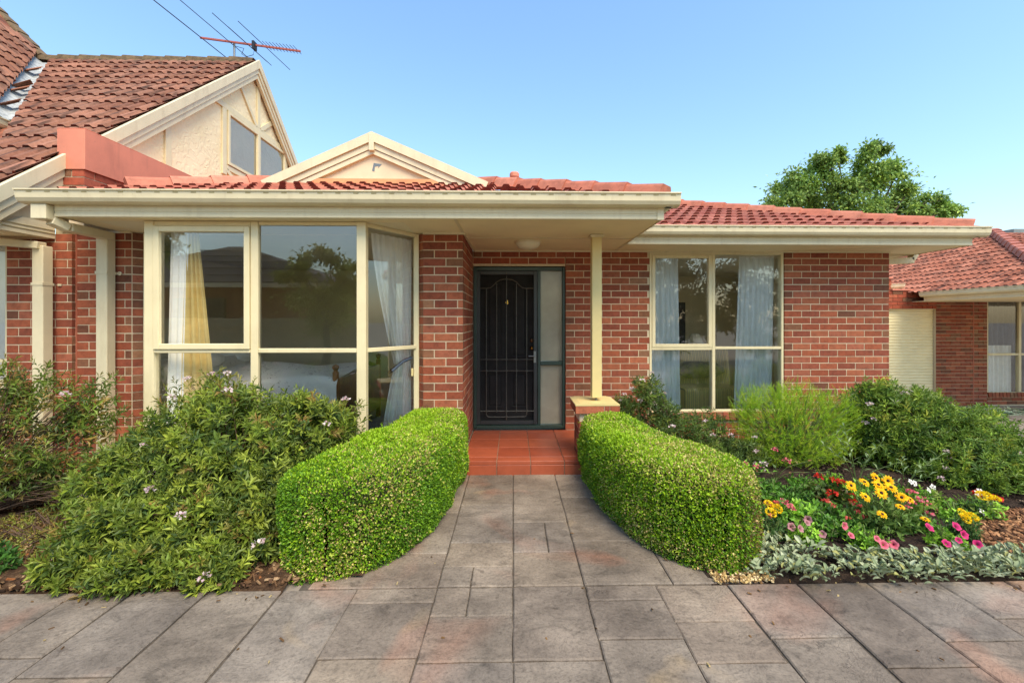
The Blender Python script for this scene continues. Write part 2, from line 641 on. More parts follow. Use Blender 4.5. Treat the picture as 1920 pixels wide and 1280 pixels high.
def blob_points(blobs, n, depth=.35, up=.3, zmin=.03):
    """points near the surface of a union of ellipsoids, with outward directions"""
    B = np.array([list(b) for b in blobs], float)
    area = (B[:, 3] * B[:, 4] + B[:, 4] * B[:, 5] + B[:, 3] * B[:, 5])
    k = RNG.choice(len(B), n * 3, p=area / area.sum())
    d = rand_dirs(n * 3)
    rad = 1 - np.abs(RNG.normal(size=n * 3)) * depth * .5
    rad *= 1 + .10 * waves(d * 3 + k[:, None], 2.2, 5)
    P = B[k, :3] + d * B[k, 3:6] * rad[:, None]
    keep = P[:, 2] > zmin
    for i in range(len(B)):                       # drop points well inside another blob
        q = np.linalg.norm((P - B[i, :3]) / B[i, 3:6], axis=1)
        keep &= (k == i) | (q > .72)
    P, d, k = P[keep][:n], d[keep][:n], k[keep][:n]
    nrm = unit(d / B[k, 3:6])
    D = unit(nrm * .75 + np.array([0, 0, up]) + RNG.normal(size=P.shape) * .38)
    return P, D

def twigs(name, base, tips, mat, parent, r=.004, sag=.15, n=3):
    mb = MB()
    for t in tips:
        b = Vector(base) + Vector((random.uniform(-.12, .12), random.uniform(-.1, .1), 0))
        t = Vector(t)
        m = b.lerp(t, .5) + Vector((random.uniform(-.06, .06), random.uniform(-.06, .06), random.uniform(0, sag)))
        mb.tube([b, b.lerp(m, .5) + Vector((0, 0, .03)), m, t], r * 1.6, n, r * .6)
    return mb.build(name, mat, parent)

# ================================================================== GROUND
def ground_z(x, y):
    t = max(0.0, min(1.0, (x - 5.2) / 2.2)) * max(0.0, min(1.0, (y - 3.2) / 2.0))
    return -0.03 - 0.45 * t * t * (3 - 2 * t)

def sheet_mesh(name, xs, ys, fn, mat):
    mb = MB()
    w = len(xs)
    mb.v = [(x, y, fn(x, y)) for y in ys for x in xs]
    mb.f = [[j * w + i, j * w + i + 1, (j + 1) * w + i + 1, (j + 1) * w + i] for j in range(len(ys) - 1) for i in range(w - 1)]
    mb.mi = [0] * len(mb.f)
    return mb.build(name, mat, None, True)

structure(sheet_mesh("ground", [-300, -60, -12, -6, 0, 4, 4.8] + [5.2 + .2 * i for i in range(14)] + [9, 14, 60, 300],
                     [-200, -30, -6, 0, 3.0] + [3.2 + .2 * i for i in range(12)] + [7, 12, 40, 300], ground_z, M['concrete']))

# driveway and path: stamped slabs with recessed joints
SLAB_TINTS = [(.62, .62, .62), (.57, .565, .56), (.68, .665, .65), (.60, .575, .56), (.64, .62, .59), (.53, .52, .52), (.58, .59, .61)]
def slab(parent, x0, x1, y0, y1, jx=.0032):
    c, h = .006, .0
    j = [random.uniform(-.0015, .0015) for _ in range(4)]
    x0 += jx; x1 -= jx; y0 += .0032; y1 -= .0032
    top = random.uniform(-.002, .002)
    r = lambda: random.uniform(-.003, .003)
    a, b_ = .004, .011
    rings = []
    outer = []
    n = 4
    for (xa, ya, xb, yb) in ((x0, y0, x1, y0), (x1, y0, x1, y1), (x1, y1, x0, y1), (x0, y1, x0, y0)):
        for k in range(n):
            t = k / n
            outer.append((xa + (xb - xa) * t + (r() if k else 0), ya + (yb - ya) * t + (r() if k else 0)))
    cx, cy = (x0 + x1) / 2, (y0 + y1) / 2
    def ring(ins, z):
        o = []
        for (x, y) in outer:
            dx, dy = cx - x, cy - y
            o.append((x + math.copysign(min(ins, abs(dx)), dx), y + math.copysign(min(ins, abs(dy)), dy), z))
        return o
    v = ring(0, -.03) + ring(0, top - .006) + ring(.007, top)
    m = len(outer)
    f = [(i, (i + 1) % m, m + (i + 1) % m, m + i) for i in range(m)] + [(m + i, m + (i + 1) % m, 2 * m + (i + 1) % m, 2 * m + i) for i in range(m)] + [tuple(range(2 * m, 3 * m))]
    o = MB().add(v, f).build("paving_slab", M['slab'], parent)
    t = random.choice(SLAB_TINTS)
    o.color = (*t, 1)
    return o

drive = structure(MB().box(-9, 5.4, -4.0, 2.596, -.08, -.013).build("driveway", M['joint']))
P = .42
DRIVE_COLS = []
xk = [-2.5 - P * k for k in range(6, 0, -1)] + [-2.5, -2.18, -1.755, -1.33, -.905, -.443, 0.0, .42, .84, 1.262] + [1.262 + P * k for k in range(1, 9)]
JOINTS = {-.443: [2.03], 0.0: [2.03, 1.62], .42: [2.46, 2.16, 1.7], .84: [2.28, 2.0, 1.5], 1.262: [2.15, 1.7], 1.682: [1.956, 1.5], 2.102: [2.11, 1.7], 2.522: [2.27, 1.8],
          -.905: [2.46, 2.06, 1.6], -1.33: [1.93, 1.5], -1.755: [1.86], -2.18: [1.98], -2.5: [2.1, 1.75]}
for x0, x1 in zip(xk[:-1], xk[1:]):
    js = JOINTS.get(round(x0, 3)) or [2.42 - random.uniform(0, .45), 1.8 - random.uniform(0, .3)]
    ys = [2.595] + js + [1.25]
    gap = .007 if abs(x0 + 2.5) < .01 or abs(x0 - 1.262) < .01 else .0030
    for a, b_ in zip(ys[:-1], ys[1:]):
        if x0 == -.443 and a == 2.595:
            slab(drive, -.443, -.25, 2.345, 2.595); slab(drive, -.25, 0, 2.345, 2.595); slab(drive, -.443, 0, 2.03, 2.345)
        else:
            slab(drive, x0 + random.uniform(-.004, .004), x1 + random.uniform(-.004, .004), b_, a, gap)
rest = MB().box(-9, 5.4, -4.0, 1.243, -.03, -.001).build("driveway_near", M['slab'])
structure(rest)
path = structure(MB().box(-1.25, 1.55, 2.6, 4.485, -.08, -.013).build("path", M['joint']))
PATH = [(-.443, 0.0, [2.605, 2.815, 3.12, 3.75, 4.48]), (0.0, .42, [2.605, 2.98, 3.42, 4.05, 4.48]), (.42, .95, [2.605, 3.12, 3.9, 4.48]),
        (-1.2, -.443, [2.605, 2.98, 3.6, 4.48]), (.95, 1.5, [2.605, 3.3])]
for x0, x1, ys in PATH:
    for a, b_ in zip(ys[:-1], ys[1:]):
        if x0 == -.443 and a == 2.605:
            slab(path, -.443, -.25, a, b_); slab(path, -.25, 0, a, b_)
        elif x0 == 0.0 and a == 2.98:
            slab(path, 0, .24, a, b_); slab(path, .24, .42, a, b_)
        else:
            slab(path, x0, x1, a, b_)

def bed(name, poly_fn, x0, x1, y0, y1, mat, step=.07, hgt=.03):
    xs = np.arange(x0, x1 + step, step)
    ys = np.arange(y0, y1 + step, step)
    X, Y = np.meshgrid(xs, ys)
    Q = np.stack([X.ravel(), Y.ravel(), np.zeros(X.size)], 1)
    Z = hgt * .5 + waves(Q, 9, 3) * .012 + waves(Q, 28, 4) * .006
    edge = np.minimum(1, np.maximum(0, (Q[:, 1] - y0) / .12))
    Z = Z * edge + (-.012) * (1 - edge) + np.array([ground_z(a, b_) + .03 for a, b_ in Q[:, :2]])
    Q[:, 2] = Z
    keep = np.array([poly_fn(a, b_) for a, b_ in Q[:, :2]])
    w = len(xs)
    idx = np.arange(len(xs) * len(ys)).reshape(len(ys), w)
    F = np.stack([idx[:-1, :-1], idx[:-1, 1:], idx[1:, 1:], idx[1:, :-1]], -1).reshape(-1, 4)
    F = F[keep[F].all(1)]
    return structure(np_object(name, Q, F, None, mat, None, True))
bed("mulch_bed", lambda x, y: x < -.62 - .14 * (4.5 - y) and not (x > -1.3 and y < 2.68), -7.0, -.55, 2.56, 4.6, M['mulch'])
bed("soil_bed", lambda x, y: x > .80 + .30 * max(0, 4.5 - y) * .6, .62, 5.2, 2.585, 5.75, M['soil'])

# ================================================================== BRICKWORK
TILEK = .84
BRICK_ME = MB().box(-.5, .5, 0, 1, -.5, .5).mesh("brick", M['brick'])   # y = 0 is the face
REDS = [(178, 98, 70), (170, 90, 64), (188, 110, 80), (166, 90, 68), (178, 104, 80), (160, 86, 66)]
BROWNS = [(154, 104, 78), (142, 90, 68), (164, 116, 88), (136, 86, 66), (156, 104, 76)]
COURSE = .086

class Brickwork:
    def __init__(self):
        self.items = []
    def put(self, parent, c, u, n, up, ln, h=.0755, dep=.03, brown=.12, palette_=None, score=None):
        u, n, up = Vector(u), Vector(n), Vector(up)
        Mx = Matrix(((u.x * ln, -n.x * dep, up.x * h, c[0]), (u.y * ln, -n.y * dep, up.y * h, c[1]), (u.z * ln, -n.z * dep, up.z * h, c[2]), (0, 0, 0, 1)))
        rgb = random.choice(BROWNS if random.random() < brown else (palette_ or REDS))
        k = random.uniform(.86, 1.1) * .79
        col = tuple(c_ * k for c_ in S(*rgb)[:3])
        p = project(c)
        sc = 0.0
        if p and -30 < p[0] < 1950 and -20 < p[1] < 1300:
            to = Vector((0, 0, CAM_H)) - Vector(c)
            face = max(0, to.normalized().dot(n))
            sc = face * ln * h * (FPX / p[2]) ** 2
            if p[1] > cover(p[0]):
                sc *= .02
        if score is not None:
            sc = score
        self.items.append((sc, parent, Mx, col))
    def face(self, parent, A, u, n, L, z0, z1, openings=(), odd=0, brown=.04, end_brown=.42, top=2.452, unit_=.24, palette_=None):
        """stretcher bond on a flat face starting at A and running L along u; courses are counted down from TOP"""
        A, u, n = Vector((A[0], A[1], 0)), Vector(u).normalized(), Vector(n).normalized()
        k = 0
        z = top
        while z > z0 - 1e-4:
            zt, zb = z, z - .0755
            z -= COURSE
            k += 1
            if zt > z1 + 1e-3 or zb < z0 - .04:
                continue
            segs = [(0.0, L)]
            for (s0, s1, a, b_) in openings:
                if zb < b_ - .02 and zt > a + .02:
                    segs = [q for (p0, p1) in segs for q in ((p0, min(p1, s0)), (max(p0, s1), p1)) if q[1] - q[0] > .02]
            for (p0, p1) in segs:
                s = -.12 * ((k + odd) % 2) + math.floor(p0 / unit_) * unit_ - unit_
                while s < p1:
                    a, b_ = max(s, p0), min(s + unit_ - .0105, p1)
                    if b_ - a > .025:
                        cut = (b_ - a) < .16
                        c = A + u * ((a + b_) / 2) + n * random.uniform(-.0012, .0012)
                        self.put(parent, (c.x, c.y, (zt + zb) / 2 + random.uniform(-.0012, .0012)), u, n, (0, 0, 1), b_ - a, brown=end_brown if cut else brown, palette_=palette_)
                    s += unit_
    def finish(self, joined_parent, limit=300):
        self.items.sort(key=lambda t: -t[0])
        for sc, par, Mx, col in self.items[:limit]:
            o = link("brick", BRICK_ME, par, Mx)
            o.color = (*col, 1)
        rest_ = self.items[limit:]
        if rest_:
            base = np.array([v.co[:] for v in BRICK_ME.vertices])
            bf = np.array([p.vertices[:] for p in BRICK_ME.polygons])
            V = np.concatenate([base @ np.array(Mx.to_3x3()).T + np.array(Mx.translation) for _, _, Mx, _ in rest_])
            F = np.concatenate([bf + 8 * i for i in range(len(rest_))])
            C = np.repeat(np.array([c for *_, c in rest_]), 8, axis=0)
            o = np_object("brickwork", V, F, C, M['brick_joined'], joined_parent)
            stuff(o)

def cover(px):
    """picture height below which the planting hides the walls"""
    for lim, y in ((190, 760), (280, 860), (680, 730), (790, 790), (885, 765), (1070, 805), (1165, 780), (1220, 745), (1400, 790), (1610, 720), (1760, 730), (1860, 745)):
        if px < lim:
            return y
    return 770

# ================================================================== ROOF TILES
def tile_mesh(w, ln, rise, lift, thick, mats, rolls=2):
    pitch = w / rolls
    prof = []
    for k in range(rolls):
        for (f_, h) in ((0, 0), (.16, 0), (.30, 1), (.66, 1), (.80, 0)):
            prof.append(((k + f_) * pitch, h * rise))
    prof.append((w, 0))
    n = len(prof)
    mb = MB()
    v = [(x, 0, z + lift) for x, z in prof] + [(x, ln, z) for x, z in prof] + [(x, 0.004, z + lift - thick) for x, z in prof]
    mb.add(v, [(i, i + 1, n + i + 1, n + i) for i in range(n - 1)])
    mb.cur = 1
    mb.add(v, [(2 * n + i, 2 * n + i + 1, i + 1, i) for i in range(n - 1)])
    me = bpy.data.meshes.new("roof_tile")
    me.from_pydata(mb.v, [], mb.f)
    for m_ in mats:
        me.materials.append(m_)
    me.polygons.foreach_set("material_index", mb.mi)
    me.update()
    return me

def lay_tiles(parent, me, w, ln, gauge, O, u, v, nu, nv, clips, tints, jit=.004, score=None, out=None):
    """tiles on a slope: O is the eave corner, u along the eave, v up the slope; clips are (point, normal) keeping the normal's side"""
    O, u, v = Vector(O), Vector(u).normalized(), Vector(v).normalized()
    n = u.cross(v)
    corners = [(0, 0, 0), (w, 0, 0), (0, ln, 0), (w, ln, 0)]
    count = 0
    for j in range(nv):
        for i in range(nu):
            base = O + u * (i * w) + v * (j * gauge - .03) + n * random.uniform(0, jit)
            rz = random.uniform(-.006, .006)
            R = Matrix(((u.x, v.x, n.x, base.x), (u.y, v.y, n.y, base.y), (u.z, v.z, n.z, base.z), (0, 0, 0, 1))) @ Matrix.Rotation(rz, 4, 'Z')
            pts = [R @ Vector(c) for c in corners]
            outside = cut = False
            for (p, cn) in clips:
                d = [(q - Vector(p)).dot(Vector(cn)) for q in pts]
                if max(d) < .03:
                    outside = True
                    break
                if min(d) < -.002:
                    cut = True
            if outside:
                continue
            use = me
            if cut:
                bm = bmesh.new()
                bm.from_mesh(me)
                inv = R.inverted()
                for (p, cn) in clips:
                    d = [(q - Vector(p)).dot(Vector(cn)) for q in pts]
                    if min(d) < -.002:
                        bmesh.ops.bisect_plane(bm, geom=bm.verts[:] + bm.edges[:] + bm.faces[:], plane_co=inv @ Vector(p),
                                               plane_no=inv.to_3x3() @ Vector(cn), clear_inner=True)
                if len(bm.faces) == 0:
                    bm.free()
                    continue
                use = bpy.data.meshes.new("roof_tile")
                bm.to_mesh(use)
                bm.free()
                for m_ in me.materials:
                    use.materials.append(m_)
            o = link("roof_tile", use, parent, R)
            t = random.choice(tints)
            k = random.uniform(.88, 1.1) * TILEK
            o.color = tuple(c * k for c in S(*t)[:3]) + (1,)
            count += 1
    return count

def cap_mesh(mat, w=.24, h=.065, ln=.42, th=.016):
    mb = MB()
    for y, dz, s in ((0, .022, 1.06), (ln, 0, .95)):
        mb.v += [(-w / 2 * s, y, -.055 + dz), (-w * .36 * s, y, h * .6 + dz), (-w * .28 * s, y, h + dz), (w * .28 * s, y, h + dz), (w * .36 * s, y, h * .6 + dz), (w / 2 * s, y, -.055 + dz)]
    mb.f = [[i, i + 1, 7 + i, 6 + i] for i in range(5)] + [[0, 1, 2, 3, 4, 5]]
    mb.mi = [0] * 6
    me = mb.mesh("ridge_cap", mat)
    return me

def lay_caps(parent, me, A, B, gauge=.37, name="ridge_cap", tints=((200, 96, 78),), up=0.0):
    A, B = Vector(A), Vector(B)
    d = (B - A).normalized()
    x = d.cross(Vector((0, 0, 1))).normalized()
    n = x.cross(d)
    k = 0
    while k * gauge < (B - A).length - .1:
        b = A + d * (k * gauge) + n * (up + random.uniform(0, .006))
        R = Matrix(((x.x, d.x, n.x, b.x), (x.y, d.y, n.y, b.y), (x.z, d.z, n.z, b.z), (0, 0, 0, 1))) @ Matrix.Rotation(random.uniform(-.012, .012), 4, 'Z')
        o = link(name, me, parent, R)
        t = random.choice(tints)
        q = random.uniform(.9, 1.08) * TILEK
        o.color = tuple(c * q for c in S(*t)[:3]) + (1,)
        k += 1

GUT = [(0, 0), (.055, 0), (.085, .012), (.102, .04), (.106, .075), (.108, .098), (.120, .102), (.120, .112), (.0, .112)]
def gutter(parent, A, B, out, slots=True):
    o = MB().prism(GUT, A, B, out).build("gutter", M['cream'], parent)
    if slots:
        A, B, out = Vector(A), Vector(B), Vector(out)
        d = (B - A).normalized()
        L = (B - A).length
        s = .12
        me = MB().box(-.022, .022, -.002, .002, -.0045, .0045).mesh("overflow_slot", M['slot'])
        while s < L - .06:
            c = A + d * s + out * .1075 + Vector((0, 0, .088))
            link("overflow_slot", me, o, Matrix(((d.x, out.x, 0, c.x), (d.y, out.y, 0, c.y), (d.z, out.z, 1, c.z), (0, 0, 0, 1))))
            s += .152
    return o

FASCIA = [(0, 0), (.012, 0), (.02, .006), (.02, .03), (.015, .034), (.015, .05), (.02, .054), (.02, .125), (0, .125)]
def fascia(parent, A, B, out, prof=FASCIA):
    return MB().prism(prof, A, B, out).build("fascia", M['cream'], parent)

def pane(parent, p0, p1, z0, z1, mat=None, off=0.0):
    """one sheet of glass between two plan points"""
    return MB().add([(p0[0], p0[1], z0), (p1[0], p1[1], z0), (p1[0], p1[1], z1), (p0[0], p0[1], z1)], [(0, 1, 2, 3)]).build("pane", mat or M['glass'], parent)

def rect_frame(name, parent, p0, p1, z0, z1, w, d, mat, off=0.0, bev=True):
    """a rectangular frame of four members between plan points, w wide, d deep, centred on the line (off shifts it outwards)"""
    p0, p1 = Vector((p0[0], p0[1], 0)), Vector((p1[0], p1[1], 0))
    u = (p1 - p0).normalized()
    n = Vector((u.y, -u.x, 0))
    mb = MB()
    def member(s0, s1, a, b_):
        vs_ = []
        for (zz) in (a, b_):
            for (ss, dd) in ((s0, -d / 2), (s1, -d / 2), (s1, d / 2), (s0, d / 2)):
                q = p0 + u * ss + n * (dd + off)
                vs_.append((q.x, q.y, zz))
        mb.add(vs_, [(0, 3, 2, 1), (4, 5, 6, 7), (0, 1, 5, 4), (1, 2, 6, 5), (2, 3, 7, 6), (3, 0, 4, 7)])
    L = (p1 - p0).length
    member(0, w, z0, z1)
    member(L - w, L, z0, z1)
    member(w, L - w, z0, z0 + w)
    member(w, L - w, z1 - w, z1)
    o = mb.build(name, mat, parent)
    return bevelled(o, .004) if bev else o

def curtain(name, mat, top, bot, label, folds=9, amp=.03, shape=None, nv=16, group=None):
    """hanging cloth: top and bot are plan lines (x0, y0, x1, y1, z); shape(t) moves its two edges"""
    nu = folds * 8
    mb = MB()
    def fn(s, t):
        x0 = top[0] + (bot[0] - top[0]) * t
        y0 = top[1] + (bot[1] - top[1]) * t
        x1 = top[2] + (bot[2] - top[2]) * t
        y1 = top[3] + (bot[3] - top[3]) * t
        z = top[4] + (bot[4] - top[4]) * t
        if shape:
            a, b_ = shape(t)
            x0, y0, x1, y1 = x0 + (x1 - x0) * a, y0 + (y1 - y0) * a, x0 + (x1 - x0) * b_, y0 + (y1 - y0) * b_
        d = Vector((x1 - x0, y1 - y0, 0))
        L = max(d.length, .01)
        n = Vector((-d.y, d.x, 0)) / L
        ph = s * folds * 2 * PI
        w = amp * (.6 + .4 * t) * (math.sin(ph) + .35 * math.sin(ph * 2.3 + 1.3 + t))
        x = x0 + (x1 - x0) * (s + .012 * math.sin(ph * 1.0 + .6))
        y = y0 + (y1 - y0) * s
        return (x + n.x * w, y + n.y * w, z)
    mb.sheet(fn, nu, nv)
    o = mb.build(name, mat, None, True)
    tag(o, label, "curtain", group)
    return o

# ================================================================== THE HOUSE
YF, YD = 4.60, 5.75
house = thing("brick_house", "single storey red brick house with cream gutters and charcoal front door", "house", (0.2, 5.2, 0))
BW = Brickwork()
m = .003
wl_ = MB()
wl_.box(-4.44, -3.89 - .004, YF + m, 4.83, -.1, 2.455)                 # left of the bay
wl_.add([(-3.894, YF + m, -.1), (-3.80, 4.70, -.1), (-3.80, 4.83, -.1), (-3.894, 4.83, -.1), (-3.894, YF + m, 2.455), (-3.80, 4.70, 2.455), (-3.80, 4.83, 2.455), (-3.894, 4.83, 2.455)],
        [(0, 1, 5, 4), (1, 2, 6, 5), (2, 3, 7, 6), (4, 5, 6, 7)])
wl_.box(-.926, -.52 - m, YF + m, 4.83, -.1, 2.455)                     # pillar right of the bay
wl_.add([(-.926, YF + m, -.1), (-1.0, 4.69, -.1), (-1.0, 4.83, -.1), (-.926, 4.83, -.1), (-.926, YF + m, 2.455), (-1.0, 4.69, 2.455), (-1.0, 4.83, 2.455), (-.926, 4.83, 2.455)],
        [(0, 1, 5, 4), (1, 2, 6, 5), (4, 5, 6, 7)])
wl_.box(-.72, -.52 - m, 4.835, 5.98, -.1, 2.455)                       # porch side wall
wl_.box(-.52, .68, YD + m, 5.98, 2.262, 2.455)                         # over the door
wl_.box(.69, 1.776, YD + m, 5.98, -.1, 2.455)
wl_.box(1.78, 3.568, YD + m, 5.98, -.1, .26)
wl_.box(3.572, 4.97 - m, YD + m, 5.98, -.1, 2.455)
wl_.box(4.74, 4.97 - m, 7.45, 10.0, -.3, 2.455).box(4.74, 4.97 - m, 5.985, 7.445, -.3, .4).box(4.74, 4.97 - m, 5.985, 7.445, 2.35, 2.455)
wl_.box(-3.27, -1.40, 4.13, 4.2, -.1, .43)                             # under the bay
for (x0, x1, y0, y1) in ((-3.27, -3.78, 4.13, 4.70), (-1.40, -1.02, 4.13, 4.68)):
    wl_.bar((x0, y0, .165), (x1, y1, .165), .08, .53, (y1 - y0, -(x1 - x0), 0))
wall = wl_.build("wall", M['mortar'], house)
BW.face(wall, (-4.435, YF), (1, 0, 0), (0, -1, 0), .54, 0, 2.455, odd=1)
s2 = math.sqrt(.5)
BW.face(wall, (-3.886, YF + .004), (s2, s2, 0), (s2, -s2, 0), .125, 0, 2.455, unit_=.4, end_brown=.75, odd=0)
BW.face(wall, (-.93, YF), (1, 0, 0), (0, -1, 0), .41, 0, 2.455, end_brown=.5)
BW.face(wall, (-1.0, 4.675), (s2, -s2, 0), (-s2, -s2, 0), .1, 0, 2.455, unit_=.4, end_brown=.5)
BW.face(wall, (-.52, YF + .001), (0, 1, 0), (1, 0, 0), 1.149, 0.1, 2.455, odd=1)
BW.face(wall, (-.515, YD), (1, 0, 0), (0, -1, 0), 5.485, 0, 2.455,
        openings=((-.1, 1.197, -.2, 2.255), (2.299, 4.085, .255, 2.5)), end_brown=.5)
BW.face(wall, (4.97, YD + .001), (0, 1, 0), (1, 0, 0), 3.0, 0, 2.455, openings=((.23, 1.70, .4, 2.35),), odd=1)
rect_frame("window", house, (4.90, 5.99), (4.90, 7.44), .41, 2.34, .05, .06, M['cream_frame'])  # unseen side opening, added to let daylight into the right hand room
BW.face(wall, (-3.27, 4.124), (1, 0, 0), (0, -1, 0), 1.87, 0, .42, top=.42)
# rowlock sill under the right window, tipped outwards
k = 0
x = 1.80
while x < 3.56:
    BW.put(wall, (x + .038, YD - .03, .312), (1, 0, 0), Vector((0, -1, .18)).normalized(), Vector((0, .18, 1)).normalized(), .076, .10, .11, brown=.25)
    x += .086
# porch pier
pier = MB().box(.684, 1.046, 4.536, 4.894, -.05, .60).build("porch_pier", M['mortar'], house)
for (A, u, n, L, od) in (((.68, 4.53), (1, 0, 0), (0, -1, 0), .37, 0), ((.68, 4.90), (0, -1, 0), (-1, 0, 0), .37, 1), ((1.05, 4.53), (0, 1, 0), (1, 0, 0), .37, 1)):
    BW.face(pier, A, u, n, L, 0, .60, top=.604, odd=od)
cap = MB()
cap.prism([(0, 0), (.455, 0), (.455, .014), (.40, .026), (.05, .026), (0, .014)], (.635, 4.495, .686), (.635, 4.935, .686), (1, 0, 0)).build("pier_cap", M['cream_post'], pier)
capb = MB().box(.645, 1.083, 4.503, 4.925, .606, .684).build("cap_mortar", M['mortar'], pier)
for (x0, ln) in ((.638, .29), (.936, .05), (.992, .098)):
    BW.put(pier, (x0 + ln / 2, 4.497, .645), (1, 0, 0), (0, -1, 0), (0, 0, 1), ln, .074, .03, brown=.2)
for (y0, ln) in ((4.50, .20), (4.71, .20)):
    BW.put(pier, (.638, y0 + ln / 2, .645), (0, -1, 0), (-1, 0, 0), (0, 0, 1), ln, .074, .03)
    BW.put(pier, (1.090, y0 + ln / 2, .645), (0, 1, 0), (1, 0, 0), (0, 0, 1), ln, .074, .03)
# post
post = bevelled(MB().box(.83, .932, 4.63, 4.732, .745, 2.44).build("porch_post", M['cream_post'], house), .004)
MB().tube([(.881, 4.681, .71), (.881, 4.681, .747)], .014, 8).build("post_pin", M['steel'], post)
bevelled(MB().box(.812, .95, 4.612, 4.75, 2.43, 2.458).build("post_head", M['cream'], post), .004)

# soffit, trims, fascias, gutters
sf = MB().box(-4.0, 1.325, 3.945, 5.74, 2.461, 2.475)
sf.box(1.328, 5.50, 5.225, 5.74, 2.461, 2.475).box(4.975, 5.50, 5.742, 10, 2.461, 2.475)
soffit = sf.build("soffit", M['soffit'], house)
for args in (((-.50, 5.735, 2.452), (4.97, 5.735, 2.452), .02, .018),
             ((-.505, 4.60, 2.452), (-.505, 5.73, 2.452), .02, .018),
             ((-.93, 4.588, 2.452), (-.505, 4.588, 2.452), .02, .018),
             ((-4.44, 4.588, 2.452), (-3.89, 4.588, 2.452), .02, .018),
             ((-.515, 3.97, 2.459), (-.515, 4.58, 2.459), .03, .006),
             ((1.33, 5.24, 2.459), (1.33, 5.72, 2.459), .03, .006),
             ((4.97, 5.24, 2.459), (3.6, 5.73, 2.459), .012, .004),
             ((-.50, 4.86, 2.459), (1.32, 4.86, 2.459), .03, .005)):
    MB().bar(*args).build("cover_strip", M['cream'], soffit)
fascia(house, (-3.98, 3.945, 2.455), (1.342, 3.945, 2.455), (0, -1, 0))
fascia(house, (1.322, 3.945, 2.455), (1.322, 5.23, 2.455), (1, 0, 0))
fascia(house, (1.346, 5.225, 2.455), (5.52, 5.225, 2.455), (0, -1, 0))
fascia(house, (5.50, 5.225, 2.455), (5.50, 10, 2.455), (1, 0, 0))
bevelled(MB().box(1.285, 1.346, 3.919, 3.926, 2.452, 2.582).build("fascia_joiner", M['cream'], house), .002)
gutter(house, (-4.20, 3.922, 2.556), (1.46, 3.922, 2.556), (0, -1, 0))
gutter(house, (1.345, 3.86, 2.556), (1.345, 5.10, 2.556), (1, 0, 0), False)
gutter(house, (1.47, 5.205, 2.550), (5.64, 5.205, 2.550), (0, -1, 0))
gutter(house, (5.523, 5.15, 2.550), (5.523, 10, 2.550), (1, 0, 0), False)
MB().box(-4.17, -4.125, 3.93, 4.2, 2.44, 2.552).build("eave_end_board", M['cream'], house)

# downpipe on the left of the bay, with its rainhead box
dp = MB().box(-4.118, -3.988, 3.86, 3.965, 2.425, 2.553)
dp.bar((-4.03, 3.94, 2.43), (-3.99, 4.05, 2.385), .10, .075).bar((-3.99, 4.04, 2.39), (-4.05, 4.52, 2.40), .10, .075)
dp.box(-4.138, -4.028, 4.475, 4.575, .05, 2.44)
dpo = bevelled(dp.build("downpipe", M['cream'], house), .006)
st = MB().box(-4.142, -4.024, 4.470, 4.580, 2.02, 2.045)
st.box(-4.026, -3.99, 4.585, 4.595, 2.022, 2.043).lathe((-4.0, 4.588, 2.033), [(.012, -.008), (.02, -.006), (.02, .004)], 10, 'Y')
st.build("pipe_clip", M['cream'], dpo)
MB().box(-4.144, -4.022, 4.468, 4.582, .56, .64).build("pipe_collar", M['cream'], dpo)
bevelled(MB().bar((5.56, 6.02, 2.47), (5.50, 6.02, 2.39), .1, .06).bar((5.52, 6.02, 2.385), (4.98, 6.02, 2.365), .1, .08).build("downpipe", M['cream'], house), .004)

# roof
RS = .36
roof = MB()
roof.add([(-4.2, 3.86, 2.58), (1.42, 3.86, 2.58), (-.22, 5.5, 2.58 + RS * 1.64), (-3.08, 5.5, 2.58 + RS * 1.64), (-4.2, 4.38, 2.58 + RS * .52)], [(0, 1, 2, 3, 4)])
zr = lambda x: 2.58 + RS * (1.42 - x)
roof.add([(1.42, 3.86, 2.58), (1.42, 10, 2.58), (-.75, 10, zr(-.75)), (-.75, 5.5, zr(-.75)), (-.22, 5.5, 2.58 + RS * 1.64)], [(0, 1, 2, 3, 4)])
roof.add([(-.75, 7.7, zr(-.75)), (-.75, 10, zr(-.75)), (-1.65, 10, 3.69), (-1.65, 7.7, 3.69)], [(0, 1, 2, 3)])
roof.add([(-.75, 5.5, zr(-.75)), (-.75, 6.0, zr(-.75)), (-1.65, 6.0, 3.69), (-1.65, 5.5, 3.69)], [(0, 1, 2, 3)])  # unseen roof opening left between these strips, added to light the bedroom
roof.add([(-4.2, 4.38, 2.767), (-3.08, 5.5, 3.17), (-1.65, 5.5, 3.69), (-1.65, 10, 3.69), (-4.34, 10, 2.72), (-4.34, 4.24, 2.72)], [(0, 1, 2, 3, 4, 5)])
roof.add([(1.3, 5.14, 2.58), (5.6, 5.14, 2.58), (2.6, 8.14, 2.58 + RS * 3), (-1.0, 8.14, 2.58 + RS * 3), (-1.0, 6.5, 2.58 + RS * 1.36)], [(0, 1, 2, 3, 4)])
roof.add([(5.6, 5.14, 2.58), (5.6, 10, 2.58), (2.6, 10, 3.66), (2.6, 8.14, 3.66)], [(0, 1, 2, 3)])
roof = roof.build("roof", M['tile'], house)
roof.color = S(150, 66, 50)
TW, TG, TL = .315, .33, .40
TILE = tile_mesh(TW, TL, .032, .03, .016, [M['tile'], M['tile_end']])
REDTILE = [(204, 126, 104), (196, 118, 96), (210, 134, 112), (190, 110, 90)]
a_ = math.atan(RS)
VY = (0, math.cos(a_), math.sin(a_))
